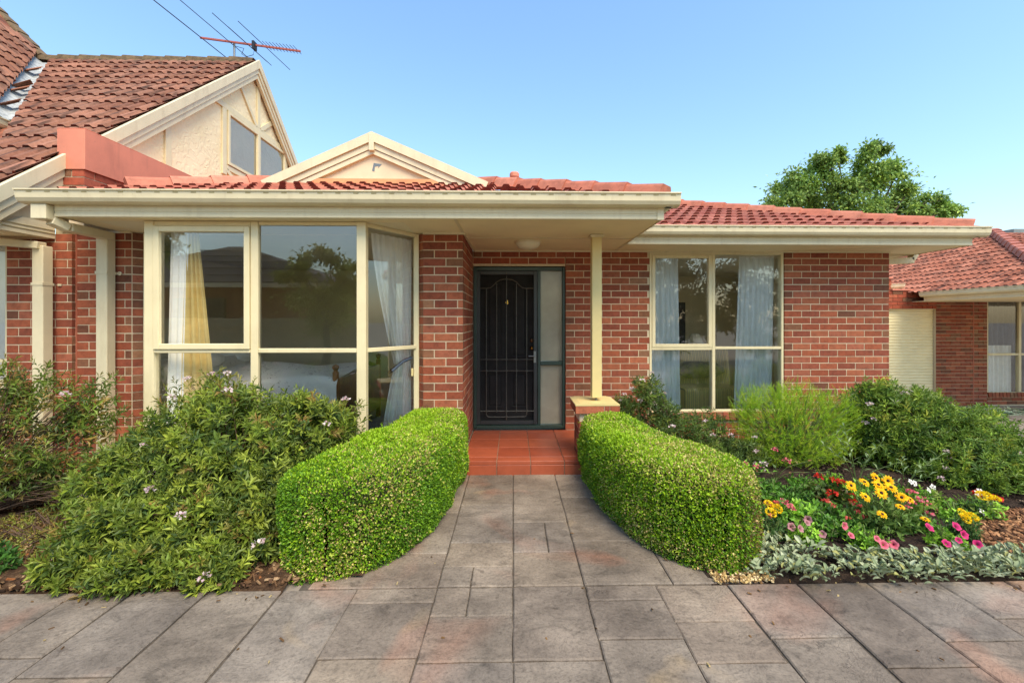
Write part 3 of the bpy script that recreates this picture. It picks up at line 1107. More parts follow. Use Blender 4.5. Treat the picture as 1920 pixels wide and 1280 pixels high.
lay_tiles(roof, TILE, TW, TL, TG, (-4.25, 3.86, 2.615), (1, 0, 0), VY, 19, 6,
          [((1.42, 3.86, 0), (-s2, -s2, 0)), ((-4.66, 3.86, 0), (s2, -s2, 0)), ((0, 5.49, 0), (0, -1, 0)), ((-4.16, 0, 0), (1, 0, 0))], REDTILE)
lay_tiles(roof, TILE, TW, TL, TG, (1.47, 5.14, 2.615), (1, 0, 0), VY, 14, 10, [((5.6, 5.14, 0), (-s2, -s2, 0))], REDTILE)
CAP = cap_mesh(M['tile'])
RT = ((210, 134, 112), (204, 126, 104), (214, 140, 118))
def hip(A, t, sx=-1):
    return (A[0] + sx * t, A[1] + t, A[2] + RS * t)
h0 = (1.355, 3.925, 2.672)
lay_caps(roof, CAP, h0, hip(h0, 1.66), tints=RT)
h1 = (-4.66, 3.88, 2.655)
lay_caps(roof, CAP, hip(h1, .72, 1), hip(h1, 1.6, 1), tints=RT)
h2 = (5.53, 5.21, 2.673)
lay_caps(roof, CAP, h2, hip(h2, 4.1), tints=RT)
pp = MB().tube([(.02, 6.7, 2.9), (.02, 6.7, 3.72)], .055, 12)
pp.lathe((.02, 6.7, 3.72), [(.0, .075), (.06, .07), (.072, .05), (.072, .0), (.055, -.01)], 14)
pp.build("vent_pipe", M['red_flash'], roof)

# the small gable that stands on the roof
YG = 5.42
apex, gl, gr = (-1.705, 3.83), (-3.02, 3.23), (-.30, 3.23)
gab = MB().add([(gl[0], YG + .02, 3.2), (gr[0], YG + .02, 3.2), (apex[0], YG + .02, apex[1] - .1), (gl[0], YG + .4, 3.2), (gr[0], YG + .4, 3.2), (apex[0], YG + .4, apex[1] - .1)],
               [(0, 1, 2), (5, 4, 3), (0, 2, 5, 3), (1, 4, 5, 2)]).build("roof_gable", M['smooth_wall'], house)
for (e, sgn) in ((gl, -1), (gr, 1)):
    d = Vector((e[0] - apex[0], 0, e[1] - apex[1]))
    L = d.length
    d.normalize()
    nn = Vector((-d.z, 0, d.x)) if sgn > 0 else Vector((d.z, 0, -d.x))
    nn = nn if nn.z > 0 else -nn
    def strip(o0, o1, y0, y1):
        A, B = Vector((apex[0], 0, apex[1])), Vector((e[0], 0, e[1]))
        # mitred at the apex by a vertical cut
        def pt(Q, o):
            q = Q + nn * o
            if Q is A:
                q = q + d * ((A.x - q.x) / d.x)
            return q
        vs_ = []
        for y in (y0, y1):
            for q in (pt(A, o0), pt(B, o0), pt(B, o1), pt(A, o1)):
                vs_.append((q.x, y, q.z))
        return vs_
    F6 = [(0, 1, 2, 3), (7, 6, 5, 4), (0, 4, 5, 1), (1, 5, 6, 2), (2, 6, 7, 3), (3, 7, 4, 0)]
    bb = MB()
    bb.add(strip(-.105, -.0, YG - .06, YG + .5), F6)
    bb.build("barge_cap", M['cream'], gab)
    b2 = MB()
    b2.add(strip(-.175, -.108, YG - .035, YG + .05), F6)
    b2.add(strip(-.235, -.181, YG - .022, YG + .05), F6)
    b2.build("barge_board", M['cream'], gab)
bevelled(MB().box(-1.735, -1.675, YG - .066, YG - .02, 3.60, 3.80).build("apex_cover", M['cream'], gab), .003)
M['peach'] = paint("rust stained flashing", S(222, 160, 112), .6, .15, 3)
MB().bar((-2.55, YG - .005, 3.235), (-.80, YG - .005, 3.235), .03, .075).build("flashing", M['peach'], gab)
MB().add([(-1.72, YG + .017, 3.38), (-1.69, YG + .017, 3.37), (-1.685, YG + .017, 3.43), (-1.64, YG + .017, 3.44), (-1.65, YG + .017, 3.41), (-1.60, YG + .017, 3.46), (-1.70, YG + .017, 3.475)],
         [(0, 1, 2, 3, 4, 5, 6)]).build("peeling_patch", M['steel'], gab)

# party wall rising through the roof, capped with red sheet metal
par = MB().box(-4.585, -4.356, YF - .012, 9.5, 2.47, 3.10).build("party_wall", M['mortar'], house)
REDPAINT = [(188, 96, 72), (180, 90, 66), (192, 104, 80)]
BW.face(par, (-4.59, YF - .018), (1, 0, 0), (0, -1, 0), .235, 2.70, 3.10, top=3.092, palette_=REDPAINT)
BW.face(par, (-4.35, YF - .015), (0, 1, 0), (1, 0, 0), 1.3, 2.80, 3.10, top=3.092, palette_=REDPAINT, brown=0, end_brown=0)
rf = MB()
rf.box(-4.60, -4.34, YF - .03, YF - .02, 3.085, 3.495).box(-4.34, -4.332, YF - .03, 9.5, 3.085, 3.495).box(-4.608, -4.60, YF - .03, 9.5, 3.085, 3.495).box(-4.608, -4.332, YF - .03, 9.5, 3.495, 3.503)
bevelled(rf.build("parapet_cap", M['red_flash'], par), .003)

# bay window -----------------------------------------------------------
FL, FR, BL, BR = (-3.29, 4.10), (-1.385, 4.10), (-3.79, 4.68), (-1.012, 4.665)
ZB, ZT, ZM = .45, 2.457, 1.262
bay = MB()
for (x, y) in (FL, FR):
    bay.prism([(-.042, -.035), (.042, -.035), (.042, .04), (-.042, .04)], (x, y, ZB), (x, y, ZT), (1, 0, 0), (0, 1, 0))
for (x, y) in (BL, BR):
    bay.prism([(-.03, -.03), (.03, -.03), (.03, .03), (-.03, .03)], (x, y, ZB), (x, y, ZT), (1, 0, 0), (0, 1, 0))
bay.box(-2.385, -2.318, 4.07, 4.13, ZB, ZT)
bay.box(FL[0] + .04, -2.387, 4.075, 4.125, 2.412, ZT).box(-2.316, FR[0] - .04, 4.075, 4.125, 2.425, ZT)
bay.box(FL[0] + .04, -2.387, 4.07, 4.13, ZM, ZM + .032).box(-2.316, FR[0] - .04, 4.07, 4.13, ZM, ZM + .04)
bay.box(FL[0] + .04, -2.387, 4.07, 4.13, ZB, ZB + .045).box(-2.316, FR[0] - .04, 4.07, 4.13, ZB, ZB + .045)
for (a, b_) in ((FL, BL), (FR, BR)):
    for (z0, z1) in ((2.42, ZT), (ZM, ZM + .038), (ZB, ZB + .045)):
        bay.bar((a[0] + (b_[0] - a[0]) * .05, a[1] + (b_[1] - a[1]) * .05, (z0 + z1) / 2), (a[0] + (b_[0] - a[0]) * .96, a[1] + (b_[1] - a[1]) * .96, (z0 + z1) / 2), .05, z1 - z0, (b_[1] - a[1], -(b_[0] - a[0]), 0))
bay = bevelled(bay.build("bay_window", M['cream_frame'], house), .004)
rect_frame("awning_sash", bay, (FL[0] + .045, 4.085), (-2.388, 4.085), ZM + .034, 2.41, .05, .04, M['cream_frame'], .01)
pane(bay, (FL[0] + .09, 4.092), (-2.43, 4.092), ZM + .08, 2.365)
pane(bay, (-2.316, 4.098), (FR[0] - .04, 4.098), ZM + .04, 2.425)
pane(bay, (FL[0] + .04, 4.098), (-2.387, 4.098), ZB + .045, ZM)
pane(bay, (-2.316, 4.098), (FR[0] - .04, 4.098), ZB + .045, ZM)
for (a, b_) in ((FL, BL), (FR, BR)):
    for (z0, z1) in ((ZB + .045, ZM), (ZM + .038, 2.42)):
        pane(bay, (a[0] + (b_[0] - a[0]) * .04, a[1] + (b_[1] - a[1]) * .04), (b_[0] - (b_[0] - a[0]) * .04, b_[1] - (b_[1] - a[1]) * .04), z0, z1)
MB().box(-3.34, -1.33, 4.03, 4.15, .405, .448).build("bay_sill", M['cream_frame'], bay)
bevelled(MB().box(-1.055, -1.035, 4.60, 4.63, .98, 1.06).build("window_stay", M['cream_post'], bay), .003)

# right window ---------------------------------------------------------
X0, X1, Z0, Z1 = 1.784, 3.563, .353, 2.45
rw = rect_frame("window", house, (X0, 5.80), (X1, 5.80), Z0, Z1, .032, .09, M['cream_frame'])
mid = 2.632
bevelled(MB().box(mid - .02, mid + .02, 5.752, 5.845, Z0 + .033, Z1 - .033).build("mullion", M['cream_frame'], rw), .003)
bevelled(MB().box(X0 + .033, mid - .021, 5.755, 5.845, 1.168, 1.20).box(mid + .021, X1 - .033, 5.755, 5.845, 1.178, 1.212).build("transom", M['cream_frame'], rw), .003)
rect_frame("awning_sash", rw, (X0 + .034, 5.775), (mid - .022, 5.775), 1.202, Z1 - .034, .045, .05, M['cream_frame'])
pane(rw, (X0 + .075, 5.785), (mid - .06, 5.785), 1.24, Z1 - .075)
pane(rw, (mid + .02, 5.79), (X1 - .03, 5.79), 1.21, Z1 - .032)
pane(rw, (X0 + .03, 5.79), (mid - .02, 5.79), Z0 + .03, 1.17)
pane(rw, (mid + .02, 5.79), (X1 - .03, 5.79), Z0 + .03, 1.18)

# door step of terracotta tiles ----------------------------------------
step = MB().box(-.51, 1.2, 4.492, 5.74, -.06, .119).build("door_step", M['grout'], house)
tx = [-.512, -.165, .178, .521, .864, 1.207]
ty = [4.485, 4.62, 4.965, 5.31, 5.65, 5.745]
TT = [(178, 90, 62), (186, 98, 68), (170, 84, 58), (182, 94, 66)]
def floor_tile(x0, x1, y0, y1, z0, z1):
    o = bevelled(MB().box(x0 + .004, x1 - .004, y0 + .004, y1 - .004, z0, z1).build("floor_tile", M['terracotta'], step), .002)
    k = random.uniform(.93, 1.06) * .8
    o.color = tuple(c * k for c in S(*random.choice(TT))[:3]) + (1,)
for x0, x1 in zip(tx[:-1], tx[1:]):
    for y0, y1 in zip(ty[:-1], ty[1:]):
        floor_tile(x0, x1, y0 - (.012 if y0 == 4.485 else 0), y1, .10, .135 + random.uniform(-.001, .001))
    floor_tile(x0, x1, 4.468, 4.496, -.02, .096)

# front door -----------------------------------------------------------
def du(u):
    return -.511 + (u - 28) * .001772
def dv(v):
    return 2.251 - (v - 30) * .001762
def dbox(mb, u0, u1, v0, v1, y0, y1):
    return mb.box(du(u0), du(u1), y0, y1, dv(v1), dv(v0))
DY = 5.80
fr = MB()
dbox(fr, 28, 48, 30, 1222, DY - .03, DY + .1); dbox(fr, 680, 700, 30, 1222, DY - .03, DY + .1); dbox(fr, 49, 679, 30, 56, DY - .03, DY + .1)
dbox(fr, 49, 679, 1198, 1222, DY - .06, DY + .1); dbox(fr, 498, 519, 57, 1197, DY - .025, DY + .1); dbox(fr, 520, 679, 728, 757, DY - .02, DY + .08)
dframe = bevelled(fr.build("door_frame", M['green_frame'], house), .004)
pane(dframe, (du(519), DY + .03), (du(680), DY + .03), dv(727), dv(57), M['frosted'])
pane(dframe, (du(519), DY + .03), (du(680), DY + .03), dv(1197), dv(758), M['frosted'])
leaf = MB()
dbox(leaf, 50, 496, 58, 1197, DY + .06, DY + .09)
leaf = leaf.build("front_door", M['door_leaf'], house)
for (u0, u1, v0, v1) in ((120, 245, 140, 702), (300, 424, 140, 702), (120, 245, 810, 1078), (300, 424, 810, 1078)):
    p = rect_frame("door_panel", leaf, (du(u0), DY + .055), (du(u1), DY + .055), dv(v1), dv(v0), .022, .016, M['door_leaf'], 0, False)
    q = MB()
    dbox(q, u0 + 22, u1 - 22, v0 + 22, v1 - 22, DY + .047, DY + .059)
    bevelled(q.build("door_panel", M['door_leaf'], leaf), .006)
# number 4
n4 = MB()
cx, cz, yy = du(271), dv(290), DY - .006
n4.bar((cx + .008, yy, cz - .026), (cx + .008, yy, cz + .026), .009, .006, (1, 0, 0))
n4.bar((cx - .017, yy, cz - .009), (cx + .019, yy, cz - .009), .006, .008, (0, 1, 0))
n4.bar((cx - .017, yy, cz - .008), (cx + .007, yy, cz + .026), .006, .008, (0, 1, 0))
n4.build("house_number", M['brass'], leaf)
kn = MB().lathe((du(456), DY + .052, dv(632)), [(.0, -.05), (.018, -.045), (.024, -.03), (.018, -.016), (.010, -.01), (.026, -.004), (.028, .004)], 16, 'Y')
kn.build("door_knob", M['brass'], leaf, True)
MB().lathe((du(456), DY + .052, dv(575)), [(.0, -.016), (.016, -.015), (.024, -.008), (.026, .004)], 16, 'Y').build("deadlock", M['copper'], leaf, True)
# security screen door in front
sec = rect_frame("security_door", house, (du(46), DY), (du(496), DY), dv(1195), dv(58), .05, .035, M['door_dark'])
bars = MB()
yb = DY - .022
U = [120, 196, 268, 341, 417]
for u in U:
    v0 = {120: 190, 196: 152, 268: 60, 341: 152, 417: 190}[u]
    v1 = 1165 if u == 268 else 1120 if u in (120, 417) else 1095
    bars.tube([(du(u), yb, dv(v0)), (du(u), yb, dv(v1))], .006, 6)
for v in (713, 797, 1095):
    bars.tube([(du(73), yb, dv(v)), (du(470), yb, dv(v))], .0058, 6)
arch = [(73, 187), (125, 187), (150, 182), (172, 165), (195, 140), (225, 124), (268, 118), (311, 124), (341, 140), (364, 165), (386, 182), (411, 187), (470, 187)]
bars.tube([(du(u), yb, dv(v)) for u, v in arch], .0075, 6)
bars.tube([(du(u), yb, dv(v)) for u, v in ((120, 1115), (124, 1130), (135, 1137), (268, 1138), (402, 1137), (413, 1130), (417, 1115))], .0055, 6)
bars.build("screen_bars", M['iron'], sec)
ROS = MB().lathe((0, 0, 0), [(.0, -.012), (.008, -.011), (.014, -.004), (.016, .004)], 8, 'Y').mesh("rosette", M['iron'])
for v in (713, 797, 1095):
    for u in U:
        link("rosette", ROS, sec, Matrix.Translation((du(u), yb, dv(v))))
link("rosette", ROS, sec, Matrix.Translation((du(268), yb, dv(1138))))
lk = MB()
dbox(lk, 468, 486, 652, 738, DY - .028, DY - .016)
lk.tube([(du(478), DY - .028, dv(686)), (du(478), DY - .06, dv(686)), (du(470), DY - .064, dv(687)), (du(430), DY - .062, dv(687))], .008, 8)
bevelled(lk.build("lever_handle", M['steel'], sec), .002)
# screen mesh: fine dark wires stretched over the panel would be under a pixel, so only its edge beading shows

# porch ceiling light
pl = MB().lathe((.17, 5.10, 2.46), [(.155, 0), (.155, -.012), (.145, -.02)], 28)
pl = pl.build("ceiling_light", M['cream'], house, True)
MB().lathe((.17, 5.10, 2.45), [(.142, -.008), (.135, -.03), (.11, -.056), (.07, -.072), (.03, -.08), (.0, -.082)], 28).build("light_shade", M['lamp_glass'], pl, True)

# rooms behind the glass
rm = MB()
rm.box(-4.6, -1.65, 7.9, 7.95, .1, 2.45).box(-1.645, -.75, 7.9, 7.95, .1, .6).box(-1.645, -.75, 7.9, 7.95, 2.3, 2.45).box(-4.65, -4.6, 4.84, 7.95, .1, 2.45).box(-.78, -.73, 4.84, 7.95, .1, 2.45)  # unseen gap in the back wall, added to brighten the bedroom
rm.box(2.6, 4.74, 9.0, 9.05, .1, 2.45).box(.55, 2.595, 9.0, 9.05, .1, .5).box(.55, 2.595, 9.0, 9.05, 2.3, 2.45).box(.75, .8, 5.99, 9.0, .1, 2.45).box(4.70, 4.735, 7.45, 9.0, .1, 2.45).box(4.70, 4.735, 5.99, 7.445, .1, .4).box(4.70, 4.735, 5.99, 7.445, 2.35, 2.45)  # unseen gaps at back and side, added to brighten this room
rm.box(-4.6, -3.80, 4.835, 4.86, .1, 2.45).box(-1.0, -.78, 4.835, 4.86, .1, 2.45)
rm.box(-4.65, -1.255, 4.70, 7.95, 2.452, 2.46).box(-1.25, -.7, 4.70, 6.0, 2.452, 2.46).box(-1.25, -.7, 7.7, 7.95, 2.452, 2.46).box(-3.79, -1.01, 4.11, 4.70, 2.459, 2.4605).box(.55, 4.74, 5.85, 9.05, 2.452, 2.46)  # bedroom ceiling left open below the added roof opening
rm.build("inner_wall", M['wall_in'], house)
fl = MB().box(-4.65, -.7, 4.70, 7.95, .05, .16).box(.55, 4.74, 5.85, 9.05, .05, .16)
fl.add([(-3.27, 4.14, .16), (-1.40, 4.14, .16), (-1.02, 4.699, .16), (-3.78, 4.699, .16)], [(0, 1, 2, 3)])
fl.build("carpet", M['carpet'], house)
BW.finish(house)

# ================================================================== NEIGHBOUR ON THE LEFT
TL_ = math.radians(40.8)
SL = .8625
nleft = thing("gabled_house", "taller attached red brick house with steep tiled roof and cream half timbered gable", "house", (-6.5, 6.0, 0))
LW = Brickwork()
YN = 4.55
w = MB()
w.box(-9.5, -6.605, YN + m, 4.9, -.1, 2.42).box(-6.60, -5.09, YN + m, 4.9, -.1, .90).box(-5.085, -4.44 - m, YN + m, 4.9, -.1, 2.42).box(-6.60, -5.09, YN + m, 4.9, 2.36, 2.42)
w.box(-9.5, -4.66, 4.905, 12.2, -.1, 2.42)
lwall = w.build("wall", M['mortar'], nleft)
LW.face(lwall, (-5.08, YN), (1, 0, 0), (0, -1, 0), .64, 0, 2.43, top=2.425, odd=1, end_brown=.4)
LW.face(lwall, (-4.44, YN + .001), (0, 1, 0), (1, 0, 0), .07, 0, 2.43, top=2.425, unit_=.4, end_brown=.6)
LW.face(lwall, (-7.5, YN), (1, 0, 0), (0, -1, 0), 2.41, 0, .9, top=.878)
MB().box(-4.447, -4.436, YF - .012, YF + .004, 0, 2.44).build("sealant_joint", M['red_flash'], lwall)
nw = rect_frame("window", nleft, (-6.60, YN + .07), (-5.092, YN + .07), .92, 2.355, .035, .09, M['cream_frame'])
bevelled(MB().box(-6.56, -5.13, YN + .03, YN + .11, 1.13, 1.165).build("transom", M['cream_frame'], nw), .003)
pane(nw, (-6.57, YN + .07), (-5.125, YN + .07), 1.165, 2.32)
pane(nw, (-6.57, YN + .07), (-5.125, YN + .07), .955, 1.13)
MB().box(-6.6, -5.1, 4.78, 4.80, .3, 2.4).build("roller_blind", M['white_cloth'], nleft)
# roof planes
def zf(y):
    return 2.70 + SL * (y - 4.0)
r = MB()
r.add([(-10.5, 3.96, zf(3.96) - .06), (-4.56, 3.96, zf(3.96) - .06), (-4.56, 8.0, 6.09), (-8.3, 8.0, 6.09), (-10.5, 8.0, 6.09)], [(0, 1, 2, 3, 4)])
r.add([(-10.5, 8.0, 6.09), (-4.56, 8.0, 6.09), (-4.56, 12.1, 6.09 - 4.1 * .95), (-10.5, 12.1, 6.09 - 4.1 * .95)], [(0, 1, 2, 3)])
r.add([(-6.15, 5.0, 3.93), (-6.15, 5.5, 3.93), (-8.3, 8.0, 6.10), (-11, 9.0, 8.85), (-11, 5.0, 8.85)], [(0, 1, 2, 3, 4)])
nroof = r.build("roof", M['old_tile'], nleft)
nroof.color = S(150, 92, 72)
OLD = [(160, 112, 94), (150, 104, 86), (170, 120, 102), (144, 98, 82), (158, 114, 98)]
OT = tile_mesh(.30, .40, .027, .030, .018, [M['old_tile'], M['tile_end']], 2)
vy = (0, math.cos(TL_), math.sin(TL_))
vd = Vector((2.1, -2.47, 0)).normalized()
vn = Vector((-vd.y, vd.x, 0))                  # towards the right of the valley
vn = vn if vn.x > 0 else -vn
V0 = Vector((-8.3, 8.0, 0))
n1 = lay_tiles(nroof, OT, .30, .40, .33, (-8.40, 3.98, zf(3.98) + .01), (1, 0, 0), vy, 13, 16,
               [((-4.585, 0, 0), (-1, 0, 0)), (V0 + vn * .10, vn), ((0, 7.98, 0), (0, -1, 0))], OLD)
n2 = lay_tiles(nroof, OT, .30, .40, .33, (-6.12, 5.2, 4.0), (0, 1, 0), (-s2, 0, s2), 12, 11,
               [(V0 - vn * .07, -vn), ((-8.2, 8.0, 0), Vector((-.28, -1, 0)).normalized())], OLD)
print("left tiles", n1, n2)
# valley metal
A, B = Vector((-8.3, 8.0, 6.13)), Vector((-6.15, 5.5, 3.99))
vm = MB()
N_ = 10
pts = []
for k in range(N_ + 1):
    q = A.lerp(B, k / N_)
    wob = (.014 if k % 2 else -.006)
    l = q + Vector((-.15, -.02, .125 + wob)); c = q + Vector((0, 0, .0 + wob)); r_ = q + Vector((.12, .12, .085 + wob))
    pts += [l, c, r_]
vm.add(pts, [(3 * k + j, 3 * k + j + 1, 3 * k + j + 4, 3 * k + j + 3) for k in range(N_) for j in range(2)])
vm.build("valley_metal", M['valley'], nroof)
for t_ in (.34, .62, .70, .90):
    q = A.lerp(B, t_) + Vector((0, 0, .10))
    lt = link("loose_tile", OT, nroof, Matrix.Translation(q) @ Matrix.Rotation(-.75 + random.uniform(-.3, .3), 4, 'Z') @ Matrix.Rotation(.72, 4, 'X') @ Matrix.Scale(.55, 4) @ Matrix.Translation((-.15, -.2, 0)))
    lt.color = S(150, 100, 80)
RC = cap_mesh(M['lichen'], .22, .06)
lay_caps(nroof, RC, (-8.35, 8.0, 6.16), (-4.58, 8.0, 6.16), up=-.02)
lay_caps(nroof, RC, (-8.3, 8.0, 6.16), (-9.9, 8.45, 7.62), up=0.0)
g1 = MB().prism(GUT, (-6.13, 4.6, 3.83), (-6.13, 5.46, 3.83), (1, 0, 0)).build("gutter", M['cream'], nleft)
# gable wall, facing right
XG = -4.65
def gz(y):
    return zf(y) if y <= 8 else 6.15 - .95 * (y - 8)
gw = MB().add([(XG, 4.6, 2.4), (XG, 11.9, 2.4), (XG, 8.0, 6.02), (XG, 4.6, zf(4.6) - .1)], [(0, 1, 2, 3)]).build("gable_wall", M['render_wall'], nleft)
bar = MB()
def batten(y0, z0, y1, z1, wd=.085):
    return bevelled(MB().bar((XG + .015, y0, z0), (XG + .015, y1, z1), .028, wd, (1, 0, 0)).build("batten", M['cream_frame'], gw), .003)
batten(6.90, 5.005, 9.25, 5.005, .09)
batten(8.158, 5.05, 8.158, 5.93)
batten(7.62, 5.56, 8.10, 5.05, .07)
batten(8.22, 5.05, 8.80, 5.50, .08)
batten(7.20, 3.9, 7.20, 4.96, .10)
batten(9.13, 3.9, 9.13, 4.96, .08)
batten(6.04, 3.0, 6.04, 4.20, .10)
batten(7.26, 4.03, 9.08, 4.03, .08)
batten(7.25, 3.99, 8.1, 3.52, .07)
gwin = rect_frame("gable_window", nleft, (XG + .02, 7.27), (XG + .02, 9.08), 4.08, 4.95, .05, .05, M['cream_frame'])
bevelled(MB().box(XG - .005, XG + .05, 8.09, 8.17, 4.13, 4.90).build("mullion", M['cream_frame'], gwin), .003)
pane(gwin, (XG + .012, 7.31), (XG + .012, 8.1), 4.12, 4.91)
pane(gwin, (XG + .012, 8.16), (XG + .012, 9.04), 4.12, 4.91)
MB().box(XG - .09, XG - .08, 7.3, 9.05, 4.1, 4.93).build("roller_blind", M['white_cloth'], nleft)
# barge boards
XB = -4.54
def rake(name, ya, yb, o0, o1, x0, x1, parent, mat):
    """a board along the rake between depths ya and yb, o0..o1 below the tile line"""
    v = []
    for x in (x0, x1):
        for (y, o) in ((ya, o0), (yb, o0), (yb, o1), (ya, o1)):
            v.append((x, y, gz(y) + .05 - o))
    return bevelled(MB().add(v, [(0, 1, 2, 3), (7, 6, 5, 4), (0, 4, 5, 1), (1, 5, 6, 2), (2, 6, 7, 3), (3, 7, 4, 0)]).build(name, mat, parent), .004)
for (ya, yb) in ((3.82, 8.0), (8.0, 11.9)):
    rake("barge_cap", ya, yb, .0, .155, XB - .02, XB + .02, nroof, M['cream'])
    rake("barge_board", ya, yb, .16, .245, XB - .05, XB - .002, nroof, M['cream'])
    rake("barge_board", ya, yb, .25, .335, XB - .07, XB - .018, nroof, M['cream'])
# boxed eave end
eb = MB()
eb.add([(-4.60, 3.86, 2.375), (-4.60, YN - .005, 2.375), (-4.60, YN - .005, 2.53), (-4.60, 4.26, 2.53), (-4.60, 4.02, 2.40),
        (-4.66, 3.86, 2.375), (-4.66, YN - .005, 2.375), (-4.66, YN - .005, 2.53), (-4.66, 4.26, 2.53), (-4.66, 4.02, 2.40)],
       [(0, 1, 2, 3, 4), (9, 8, 7, 6, 5), (0, 5, 6, 1), (1, 6, 7, 2), (2, 7, 8, 3), (3, 8, 9, 4), (4, 9, 5, 0)])
eb.build("eave_end", M['cream'], nleft)
MB().add([(-4.655, 3.80, 2.40), (-4.655, YN - .002, 2.40), (-4.655, YN - .002, zf(YN) - .1), (-4.655, 3.80, zf(3.80) - .12), (-4.70, 3.80, 2.40), (-4.70, YN - .002, 2.40), (-4.70, YN - .002, zf(YN) - .1), (-4.70, 3.80, zf(3.80) - .12)],
         [(0, 1, 2, 3), (7, 6, 5, 4), (0, 4, 5, 1), (1, 5, 6, 2), (2, 6, 7, 3), (3, 7, 4, 0)]).build("eave_lining", M['cream'], nleft)
for zz in (2.42, 2.455):
    MB().bar((-4.597, 4.08, zz), (-4.597, YN - .01, zz), .006, .006, (1, 0, 0)).build("groove_strip", M['slot'], nleft)
MB().box(-9, -4.665, 3.9, YN - .004, 2.372, 2.385).build("soffit", M['soffit'], nleft)
MB().box(-9, -4.62, 3.86, 3.895, 2.37, 2.56).build("fascia", M['cream'], nleft)
g2 = gutter(nleft, (-9, 3.86, 2.52), (-4.68, 3.86, 2.52), (0, -1, 0), False)
d1 = MB()
d1.bar((-5.6, 4.35, 2.37), (-4.60, 4.42, 2.285), .1, .07)
d1.box(-4.678, -4.572, 4.40, 4.50, .1, 2.285)
d1 = bevelled(d1.build("downpipe", M['cream'], nleft), .006)
MB().box(-4.682, -4.568, 4.395, 4.505, 1.90, 1.925).box(-4.57, -4.535, 4.538, 4.548, 1.902, 1.923).build("pipe_clip", M['cream'], d1)
LW.finish(nleft, 300)

# television antenna on its ridge
ant = thing("tv_antenna", "red boom television antenna with long thin rods on the steep roof ridge", "antenna", (-4.97, 8.0, 6.2))
MB().tube([(-4.97, 8.0, 6.18), (-4.97, 8.0, 6.50)], .018, 8).build("mast", M['steel'], ant)
bA, bB = Vector((-5.50, 7.90, 6.52)), Vector((-3.83, 8.06, 6.40))
boom = MB().bar(bA, bB, .028, .028).build("boom", M['antenna_red'], ant)
bd = (bB - bA).normalized()
el_dir = Vector((.10, 1, .0)).normalized()
def rod(t, half_near, half_far, dz=.02, r=.006):
    c = bA.lerp(bB, t) + Vector((0, 0, dz))
    MB().tube([c - el_dir * half_near, c + el_dir * half_far], r, 5).build("rod", M['black'], ant)
rod(.02, 1.25, .75, -.01, .008)
rod(.26, 1.05, .50, .03); rod(.30, .55, .70, -.02)
rod(.44, .75, .60, .03); rod(.48, .50, .62, -.02)
rod(.62, .62, .80, .03)
for k in range(10):
    rod(.66 + .034 * k, .13, .13, .018, .0045)
fb = MB().box(-4.62, -4.58, 7.92, 8.02, 6.36, 6.50).build("feed_box", M['black'], ant)
MB().tube([(-4.6, 7.97, 6.36), (-4.62, 7.97, 6.27), (-4.75, 7.98, 6.24), (-4.84, 8.0, 6.30), (-4.80, 8.0, 6.40), (-4.95, 8.0, 6.44)], .005, 5).build("cable", M['black'], ant)

# ================================================================== NEIGHBOUR ON THE RIGHT
nright = thing("corner_house", "red brick house with roller shutter and pinkish tiled roof beyond the right end wall", "house", (11.5, 11.5, -.45))
RW = Brickwork()
YR, ZR = 10.3, -.48
w = MB()
w.box(7.2, 8.15, YR + .01, 10.6, ZR, 2.25).box(8.16, 10.03, YR + .01, 10.6, 1.86, 2.25).box(10.04, 11.28, YR + .01, 10.6, ZR, 2.45).box(11.29, 13.2, YR + .01, 10.6, ZR, -.2).box(11.29, 13.2, YR + .01, 10.6, 2.13, 2.45)
w.box(13.21, 18, YR + .01, 10.6, ZR, 2.45).box(8.0, 8.94, YR + .01, 10.6, 2.255, 2.53)
rwall = w.build("wall", M['mortar'], nright)
RP = [(190, 96, 68), (180, 88, 62), (196, 106, 76)]
RW.face(rwall, (7.9, YR - .02), (1, 0, 0), (0, -1, 0), 2.13, 1.86, 2.26, top=2.25, palette_=RP, brown=.04, end_brown=.1)
RW.face(rwall, (10.045, YR), (1, 0, 0), (0, -1, 0), .90, ZR, 2.45, top=2.44, brown=.2)
RW.face(rwall, (10.955, YR), (1, 0, 0), (0, -1, 0), .325, ZR, 2.45, top=2.44, brown=.2, odd=1)
RW.face(rwall, (11.29, YR), (1, 0, 0), (0, -1, 0), 1.9, ZR, -.28, top=-.285, brown=.2)
x = 11.3
while x < 13.1:
    RW.put(rwall, (x + .038, YR - .02, -.215), (1, 0, 0), Vector((0, -1, .15)).normalized(), Vector((0, .15, 1)).normalized(), .072, .11, .08, brown=.4)
    x += .088
MB().box(10.946, 10.955, YR - .004, YR + .012, ZR, 2.3).build("sealant_joint", M['red_flash'], rwall)
RW.face(rwall, (7.9, YR - .02), (1, 0, 0), (0, -1, 0), 1.04, 2.27, 2.54, top=2.525, palette_=RP, brown=.04, end_brown=.1)
bevelled(MB().box(8.945, 9.99, YR - .05, YR + .1, 2.255, 2.295).box(8.0, 8.96, YR - .05, YR + .1, 2.535, 2.575).build("parapet_cap", M['red_flash'], rwall), .004)
sh = MB().box(8.16, 10.03, YR + .08, YR + .12, ZR, 1.86).build("roller_shutter", M['shutter'], nright)
z = ZR + .02
SLAT = MB().prism([(0, 0), (.010, .008), (.014, .03), (.010, .056), (0, .064)], (8.16, 0, 0), (10.03, 0, 0), (0, -1, 0)).mesh("slat", M['shutter'], False)
while z < 1.80:
    link("slat", SLAT, sh, Matrix.Translation((0, YR + .08, z)))
    z += .07
MB().box(8.16, 10.03, YR + .03, YR + .075, 1.815, 1.862).build("shutter_box", M['cream_frame'], sh)
